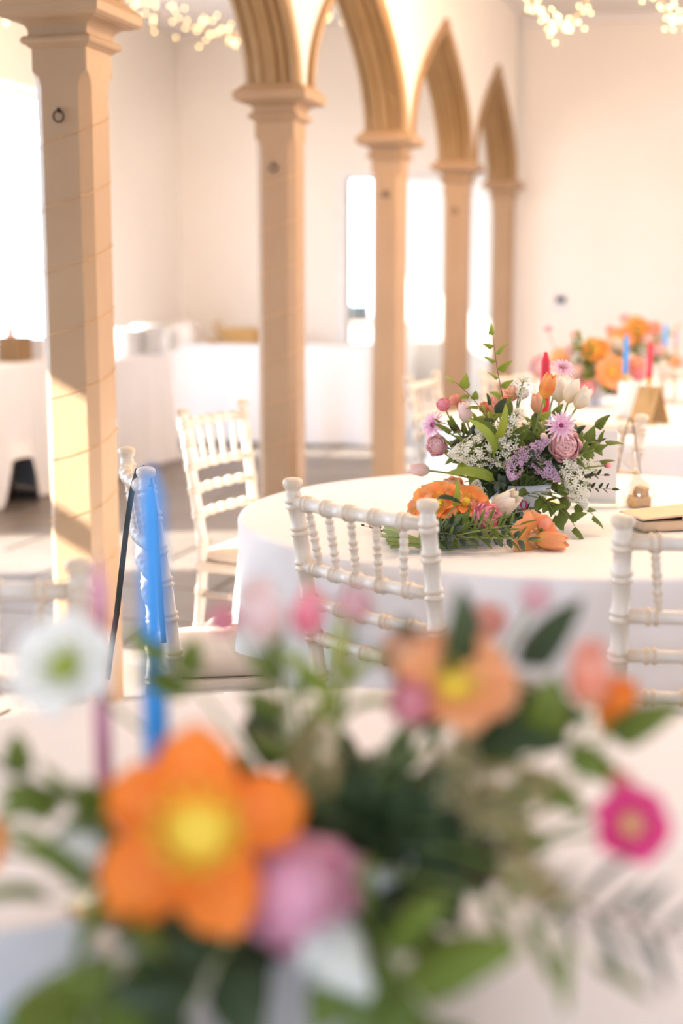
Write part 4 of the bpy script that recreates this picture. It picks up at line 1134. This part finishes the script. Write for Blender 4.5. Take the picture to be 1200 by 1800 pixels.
for k in range(58):               # the green body of the arrangement
    a = lg.uniform(0, 2*math.pi); el = lg.uniform(-.25, 1.15); rr = lg.uniform(.09,.20)
    p = RT + Vector((rr*1.15*math.cos(a)*math.cos(el), rr*.9*math.sin(a)*math.cos(el), .06+rr*.9*math.sin(el)))
    kd, m, sz, n = lg.choice([('ovate','leaf',.050,8),('ovate','leaf_dark',.050,8),('birch','leaf',.050,7),('oval','leaf_blue',.030,12),('ovate','leaf_dark',.044,9),('birch','leaf_light',.044,7),('needle','leaf_dark',.046,10)])
    sprig(rt(), p, (0,0,.02), n, sz, kd, m, 'green leafy sprig in the dense middle of the bowl in focus', group='dense greenery of the bowl in focus', seed=k, start=.35)

# ---- bouquet lying on the cloth in front of it
G2 = 'flowers of the lying bouquet'
BS = ground(735, 955, TZ+.02)     # where the stems are bound
def B2(kind, color, label, px, py, Y, rpx, d, **k): return bloom(kind, color, label, px, py, Y, rpx, d, BS+Vector((rnd.uniform(0,.03), rnd.uniform(-.01,.01), rnd.uniform(-.008,.012))), group=G2, **k)
YB = 3.20
B2('open','orange','orange open bloom of the bouquet, partly behind the chair post', 768, 886, YB+.02, 48, (-.4,-.6,.8))
B2('open','orange','orange open bloom of the bouquet right of the chair post', 818, 882, YB+.02, 40, (.15,-.6,.85))
B2('rose','peach','peach rose at the back of the bouquet', 796, 856, YB+.10, 27, (-.1,-.6,.8))
B2('tulip','cream','cream bloom of the bouquet behind the pink peony', 884, 888, YB+.03, 30, (.5,-.5,.5))
B2('rose','hotpink','pink peony in the middle of the bouquet', 855, 910, YB-.04, 36, (.35,-.8,.45))
B2('open','apricot','big orange bloom at the right end of the bouquet', 938, 948, YB-.06, 50, (.45,-.8,.35), heart='coral')
B2('tulip','apricot','orange petals drooping at the right tip of the bouquet', 965, 950, YB-.08, 27, (1,-.4,-.06))
B2('bud','coral','coral bud above the right end of the bouquet', 957, 922, YB-.06, 19, (.35,-.3,.9))
B2('rose','coral','small orange bloom between peony and leaf in the bouquet', 832, 888, YB+.02, 18, (.2,-.6,.7))
B2('open','apricot','apricot bloom low at the left of the bouquet, beside the chair post', 740, 893, YB+.03, 30, (-.7,-.5,.5))
lilac('white filler of the bouquet seen through the chair back', 690, 920, YB+.05, 46, 50, (-.6,-.4,.5), 'white', BS, 110, group=G2, seed=31, name='filler_flower')
lilac('white filler above the peach rose of the bouquet', 835, 862, YB+.11, 40, 46, (.1,-.4,.8), 'white', BS, 80, group=G2, seed=32, name='filler_flower')
for k in range(16):               # cut stems
    e = ground(672+lg.uniform(-4,26), 962+lg.uniform(-10,24), TZ+.001) + Vector((0,0,lg.uniform(.006,.045)))
    t = thing('cut_stem', 'green cut stem end of the lying bouquet', 'stem', Matrix.Translation(BS), 'cut stems of the lying bouquet')
    ob('stalk', sweep('stalk', [(.04,0,lg.uniform(0,.02)), (0,lg.uniform(-.012,.012),lg.uniform(-.008,.012)), e-BS], lg.uniform(.0036,.0052), M['stem'], 7), t)
for k in range(40):
    px = 765+lg.uniform(0,170); py = 925+lg.uniform(-40,45) ; 
    g0 = ground(min(px,960), min(972, max(930, py+18)), TZ+.004)
    p = Vector((g0.x, g0.y, TZ+lg.uniform(.010,.070)))
    kd, m, sz, n = lg.choice([('oval','leaf_dark',.026,16),('needle','leaf_dark',.040,16),('needle','leaf',.036,12),('oval','leaf_blue',.028,13)])
    sprig(BS+Vector((lg.uniform(0,.03),lg.uniform(-.015,.015),lg.uniform(-.005,.015))), p, (0,0,.015), n, sz, kd, m, 'dark leafy sprig inside the lying bouquet', group='greenery of the lying bouquet', seed=100+k, start=.2)
sprig(BS, ground(640, 925, TZ+.012), (0,0,.01), 13, .018, 'oval', 'leaf_dark', 'thin dark sprig sticking out left of the bouquet stems', group='greenery of the lying bouquet', seed=90, stem='twig', r=.001)
sprig(BS, at(745, 905, YB+.05), (0,0,.02), 10, .022, 'oval', 'leaf_blue', 'blue green sprig at the binding of the bouquet', group='greenery of the lying bouquet', seed=91)
for (px, py, dx, sz, m, lab) in ((810,915,(.55,-.35,.55),.062,'leaf','broad green leaf in the middle of the lying bouquet'), (800,862,(.02,-.2,1),.075,'leaf_light','upright pale leaf of the lying bouquet'), (792,884,(.75,-.3,-.25),.065,'leaf_dark','dark leaf curling under the orange blooms')):
    c = at(px, py, YB-.06); dv = Vector(dx).normalized(); up = Vector((.1,-.8,.6)); xv = dv.cross(up).normalized(); zv = xv.cross(dv)
    t = thing('bouquet_leaf', lab, 'leaf', Matrix.Translation(c-dv*sz*.5) @ Matrix((xv, dv, zv)).transposed().to_4x4() @ Matrix.Scale(sz, 4))
    ob('blade', leaf_mesh('ovate' if sz < .07 and m == 'leaf' else 'blade', m), t)
    inv = t.matrix_basis.inverted(); ob('stalk', sweep('stalk', [inv @ (c-dv*sz*.48), inv @ (BS+Vector((.03,0,.01)))], .0018/sz, M['stem'], 5), t)

# ---- arrangements on the two farther tables
def far_bowl(px, py, tbl, label, blooms, greens, spread, group, seed):
    c = ground(px, py, TZ+.001); bowl(c, .085, .105, label)
    root = c + Vector((0,0,.08)); g = random.Random(seed)
    for kind, color, lab, bx, by, dy, rp, d in blooms:
        bloom(kind, color, lab, bx, by, c.y+dy, rp, d, root, group=group, whole=True)
    for k in range(greens):
        a = g.uniform(0, 6.283); el = g.uniform(-.3, 1.2); rr = g.uniform(.10, spread)
        p = root + Vector((rr*math.cos(a)*math.cos(el), rr*math.sin(a)*math.cos(el), .05+rr*.9*math.sin(el)))
        kd, m, sz, n = g.choice([('ovate','leaf',.055,8),('ovate','leaf_dark',.055,8),('birch','leaf',.05,8),('birch','leaf_light',.05,7)])
        sprig(root, p, (0,0,.02), n, sz, kd, m, 'leafy sprig in the greenery of the '+label.split('holding the ')[1], group='greenery of the '+label.split('holding the ')[1], seed=seed+k, start=.3)
    return c, root
c2, r2 = far_bowl(1045, 712, T2, 'footed bowl holding the flowers of the second table', [
    ('open','apricot','large orange bloom of the second table, left of the blue candle', 1075, 655, -.18, 30, (.1,-1,.2)),
    ('rose','coral','coral bloom right of the blue candle on the second table', 1118, 642, -.10, 21, (.5,-.8,.3)),
    ('rose','hotpink','second coral bloom just below it on the second table', 1122, 658, -.12, 18, (.5,-.8,.0)),
    ('open','orange','orange bloom high in the second table flowers', 1046, 616, -.05, 25, (-.1,-.8,.6)),
    ('rose','cream','cream yellow bloom high in the second table flowers', 1082, 606, .0, 19, (.2,-.8,.5)),
    ('rose','hotpink','deep pink bloom low in the second table flowers', 1030, 682, -.20, 21, (-.2,-1,.1)),
    ('rose','pink','pale pink bloom at the left of the second table flowers', 950, 645, .0, 26, (-.6,-.8,.2)),
    ('open','peach','peach bloom beside the pale pink one on the second table', 985, 628, .05, 20, (-.3,-.6,.6)),
    ('rose','blush','blush bloom in the middle of the second table flowers', 1012, 655, -.12, 20, (-.2,-1,.2)),
    ('rose','blush','small blush bloom above the middle of the second table flowers', 1003, 614, .03, 14, (-.1,-.7,.6)),
    ('daisy','pink','small pink bloom on the long stem, highest at the left of the second table', 963, 577, .05, 11, (-.2,-.5,.8)),
    ('rose','coral','tiny red bloom on a thin stem above the second table flowers', 1008, 588, .03, 7, (0,-.5,.8)),
    ('tulip','cream','cream bloom behind the orange one of the second table', 1100, 640, -.05, 18, (.4,-.5,.6))], 20, .27, 'flowers of the second table', 300)
c3, r3 = far_bowl(1118, 655, T3, 'footed bowl holding the flowers of the farthest table', [
    ('open','orange','orange bloom at the top of the farthest flowers', 1118, 580, -.1, 24, (.0,-1,.3)),
    ('open','apricot','apricot bloom at the left of the farthest flowers', 1090, 598, -.1, 22, (-.4,-1,.2)),
    ('rose','coral','coral bloom at the top right of the farthest flowers', 1150, 578, -.1, 17, (.4,-1,.3)),
    ('rose','pink','pink bloom at the lower right of the farthest flowers', 1158, 612, -.1, 20, (.5,-1,.0)),
    ('rose','blush','blush bloom in the middle of the farthest flowers', 1140, 598, -.15, 17, (.1,-1,.2)),
    ('rose','coral','small red bloom at the upper left of the farthest flowers', 1072, 580, .0, 10, (-.3,-.7,.6)),
    ('daisy','pink','small pink bloom highest above the farthest flowers', 1098, 558, .0, 11, (-.1,-.6,.7)),
    ('rose','apricot','yellow orange bloom at the far right of the farthest table', 1187, 636, -.1, 16, (.6,-.7,.3))], 18, .30, 'flowers of the farthest table', 400)

# ---- the large blurred arrangement on the nearest table
FF = Vector((-.02, 1.20, TZ+.001))
bowl(FF, .10, .11, 'footed bowl holding the blurred flowers of the nearest table')
RF = FF + Vector((0,0,.085))
G4 = 'blurred flowers of the nearest table'
def rf(): return RF + Vector((rnd.uniform(-.03,.03), rnd.uniform(-.03,.03), 0))
def BF(kind, color, label, px, py, Y, rpx, d, **k): return bloom(kind, color, label, px, py, Y, rpx, d, rf(), group=G4, **k)
BF('poppy','orange_deep','huge blurred orange bloom with a yellow heart', 350, 1455, 1.02, 186, (-.05,-1,.45))
BF('rose','orchid','large blurred orchid pink bloom right below the huge orange one', 522, 1572, 1.03, 152, (.3,-.9,.25))
BF('rose','pink','blurred pink bloom left of the huge orange one', 236, 1428, 1.10, 62, (-.5,-.7,.5))
BF('open','apricot','large blurred peach orange bloom in the upper middle', 800, 1205, 1.16, 108, (.1,-.7,.8))
BF('rose','peach','blurred peach bloom beside the large peach orange one', 715, 1150, 1.22, 66, (-.3,-.6,.8))
BF('rose','hotpink','blurred deep pink bloom below the peach orange one', 722, 1235, 1.14, 56, (-.3,-.8,.4))
BF('tulip','coral','blurred coral tulip at the right', 1035, 1195, 1.16, 58, (-.05,-.3,1))
BF('tulip','orange_deep','blurred red orange tulip behind the coral one at the right', 1080, 1250, 1.20, 52, (.25,-.2,1))
BF('open','magenta','blurred magenta bloom with a pale heart at the far right', 1108, 1450, 1.08, 72, (.2,-.9,.5), heart='peach')
BF('rose','coral','small blurred coral bloom above the magenta one', 1090, 1375, 1.12, 32, (.3,-.5,.8))
BF('open','white','blurred white bloom with a yellow green heart at the left', 112, 1170, 1.20, 95, (-.2,-.8,.6), heart='greenheart')
BF('tulip','blush','blurred white and pink tulip in the upper left middle', 462, 1085, 1.18, 58, (-.2,-.4,1))
BF('tulip','hotpink','blurred deep pink tulip right of the white and pink one', 540, 1085, 1.20, 44, (.2,-.3,1))
BF('rose','hotpink','small blurred deep pink bloom left of the white and pink tulip', 392, 1090, 1.22, 40, (-.4,-.5,.7))
BF('rose','pink','blurred pale pink bloom before the chair back', 622, 1062, 1.26, 42, (0,-.6,.8))
BF('rose','coral','blurred coral pink bloom before the white cloth', 856, 1092, 1.25, 46, (.1,-.6,.8))
BF('rose','pink','highest blurred pink bloom before the white cloth', 942, 1048, 1.28, 36, (.2,-.5,.8))
BF('rose','pink','blurred pink bloom at the middle under the foliage', 618, 1535, 1.05, 46, (.4,-.8,.2))
BF('open','orange','blurred orange bloom cut off at the left picture edge', -18, 1490, 1.14, 52, (-.6,-.6,.5))
lilac('blurred white lilac spray at the lower middle', 592, 1685, 1.00, 190, 130, (.6,-.9,-.3), 'white', rf(), 330, group=G4, seed=41)
lilac('blurred white spray below the left olive leaves', 125, 1495, 1.08, 90, 80, (-.7,-.7,.2), 'white', rf(), 110, group=G4, seed=42)
lilac('blurred straw coloured filler behind the huge orange bloom', 555, 1335, 1.14, 170, 120, (.05,-.4,1), 'dry', rf(), 100, group=G4, seed=43, name='filler_flower')
lilac('blurred straw coloured filler at the right middle', 905, 1400, 1.12, 190, 170, (.4,-.6,.6), 'dry', rf(), 110, group=G4, seed=44, name='filler_flower')
lilac('blurred straw coloured filler below the peach orange bloom', 800, 1340, 1.16, 140, 120, (.2,-.5,.8), 'dry', rf(), 80, group=G4, seed=45, name='filler_flower')
lilac('blurred pale filler at the lower right of the foliage', 940, 1555, 1.06, 120, 90, (.7,-.8,-.1), 'dry', rf(), 120, group=G4, seed=46, name='filler_flower')
def SF(px, py, Y, n, size, kind, m, label, sag=(0,0,.04), stem='stem', start=.35, r=.0022):
    return sprig(rf(), at(px, py, Y), sag, n, size, kind, m, label, group='blurred sprigs of the nearest table', stem=stem, start=start, r=r, seed=px+py)
SF(1195, 1655, 1.02, 12, .055, 'needle', 'leaf_blue', 'long dark sprig reaching out at the lower right', (.02,-.04,.03), 'twig', .5)
SF(1040, 1690, 1.0, 7, .05, 'needle', 'leaf', 'short drooping sprig at the lower right', (.02,-.04,.06), 'stem', .5)
SF(-30, 1330, 1.14, 5, .055, 'ovate', 'leaf', 'dark stem with olive leaves leaving the picture at the left', (-.02,-.04,.0), 'leafstem', .55, .004)
SF(115, 1420, 1.10, 6, .062, 'ovate', 'leaf', 'olive leaves at the left under the pink candle', (-.02,-.03,.02), 'stem', .6)
SF(300, 1160, 1.22, 4, .050, 'ovate', 'leaf', 'green leaves in front of the blue candle', (-.02,0,.05), 'stem', .75)
SF(495, 1150, 1.2, 6, .045, 'ovate', 'leaf', 'leafy stem under the white and pink tulip', (0,0,.03), 'stem', .4)
SF(600, 1195, 1.2, 5, .085, 'blade', 'leaf_light', 'narrow upright leaves in the middle before the cloth', (0,0,.03), 'stem', .5)
SF(905, 1170, 1.2, 5, .10, 'ovate', 'leaf_dark', 'dark broad leaves right of the peach orange bloom', (0,-.02,.02), 'stem', .55)
SF(1060, 1290, 1.16, 5, .075, 'ovate', 'leaf', 'green leaves under the coral tulip', (.02,-.02,.03), 'stem', .5)
SF(90, 1580, 1.04, 5, .085, 'blade', 'leaf', 'pale long leaves at the lower left', (-.03,-.05,.02), 'stem', .45)
SF(150, 1760, .96, 6, .110, 'ovate', 'leaf', 'large olive leaves at the bottom left', (-.03,-.06,.04), 'stem', .5)
SF(330, 1780, .95, 7, .085, 'ovate', 'leaf_dark', 'dark leaves under the huge orange bloom', (0,-.06,.05), 'stem', .4)
SF(750, 1790, .96, 7, .090, 'ovate', 'leaf', 'olive leaves at the bottom middle', (0,-.06,.05), 'stem', .4)
lg = random.Random(77)
for k in range(64):
    a = lg.uniform(0, 6.283); el = lg.uniform(-.45, .55); rr = lg.uniform(.06,.155)
    p = RF + Vector((-.01+rr*1.15*math.cos(a)*math.cos(el), rr*math.sin(a)*math.cos(el), .02+rr*.6*math.sin(el)))
    kd, m, sz, n = lg.choice([('ovate','leaf',.055,8),('ovate','leaf_dark',.055,10),('ovate','leaf_dark',.05,10),('oval','leaf_blue',.038,12),('ovate','leaf_dark',.06,9),('needle','leaf_dark',.055,12)])  # dark leaves outnumber the rest: shade on this bowl put into leaf colour
    sprig(rf(), p, (0,0,.02), n, sz, kd, m, 'leafy sprig in the dark greenery of the nearest table', group='greenery of the nearest table', seed=500+k, start=.3)
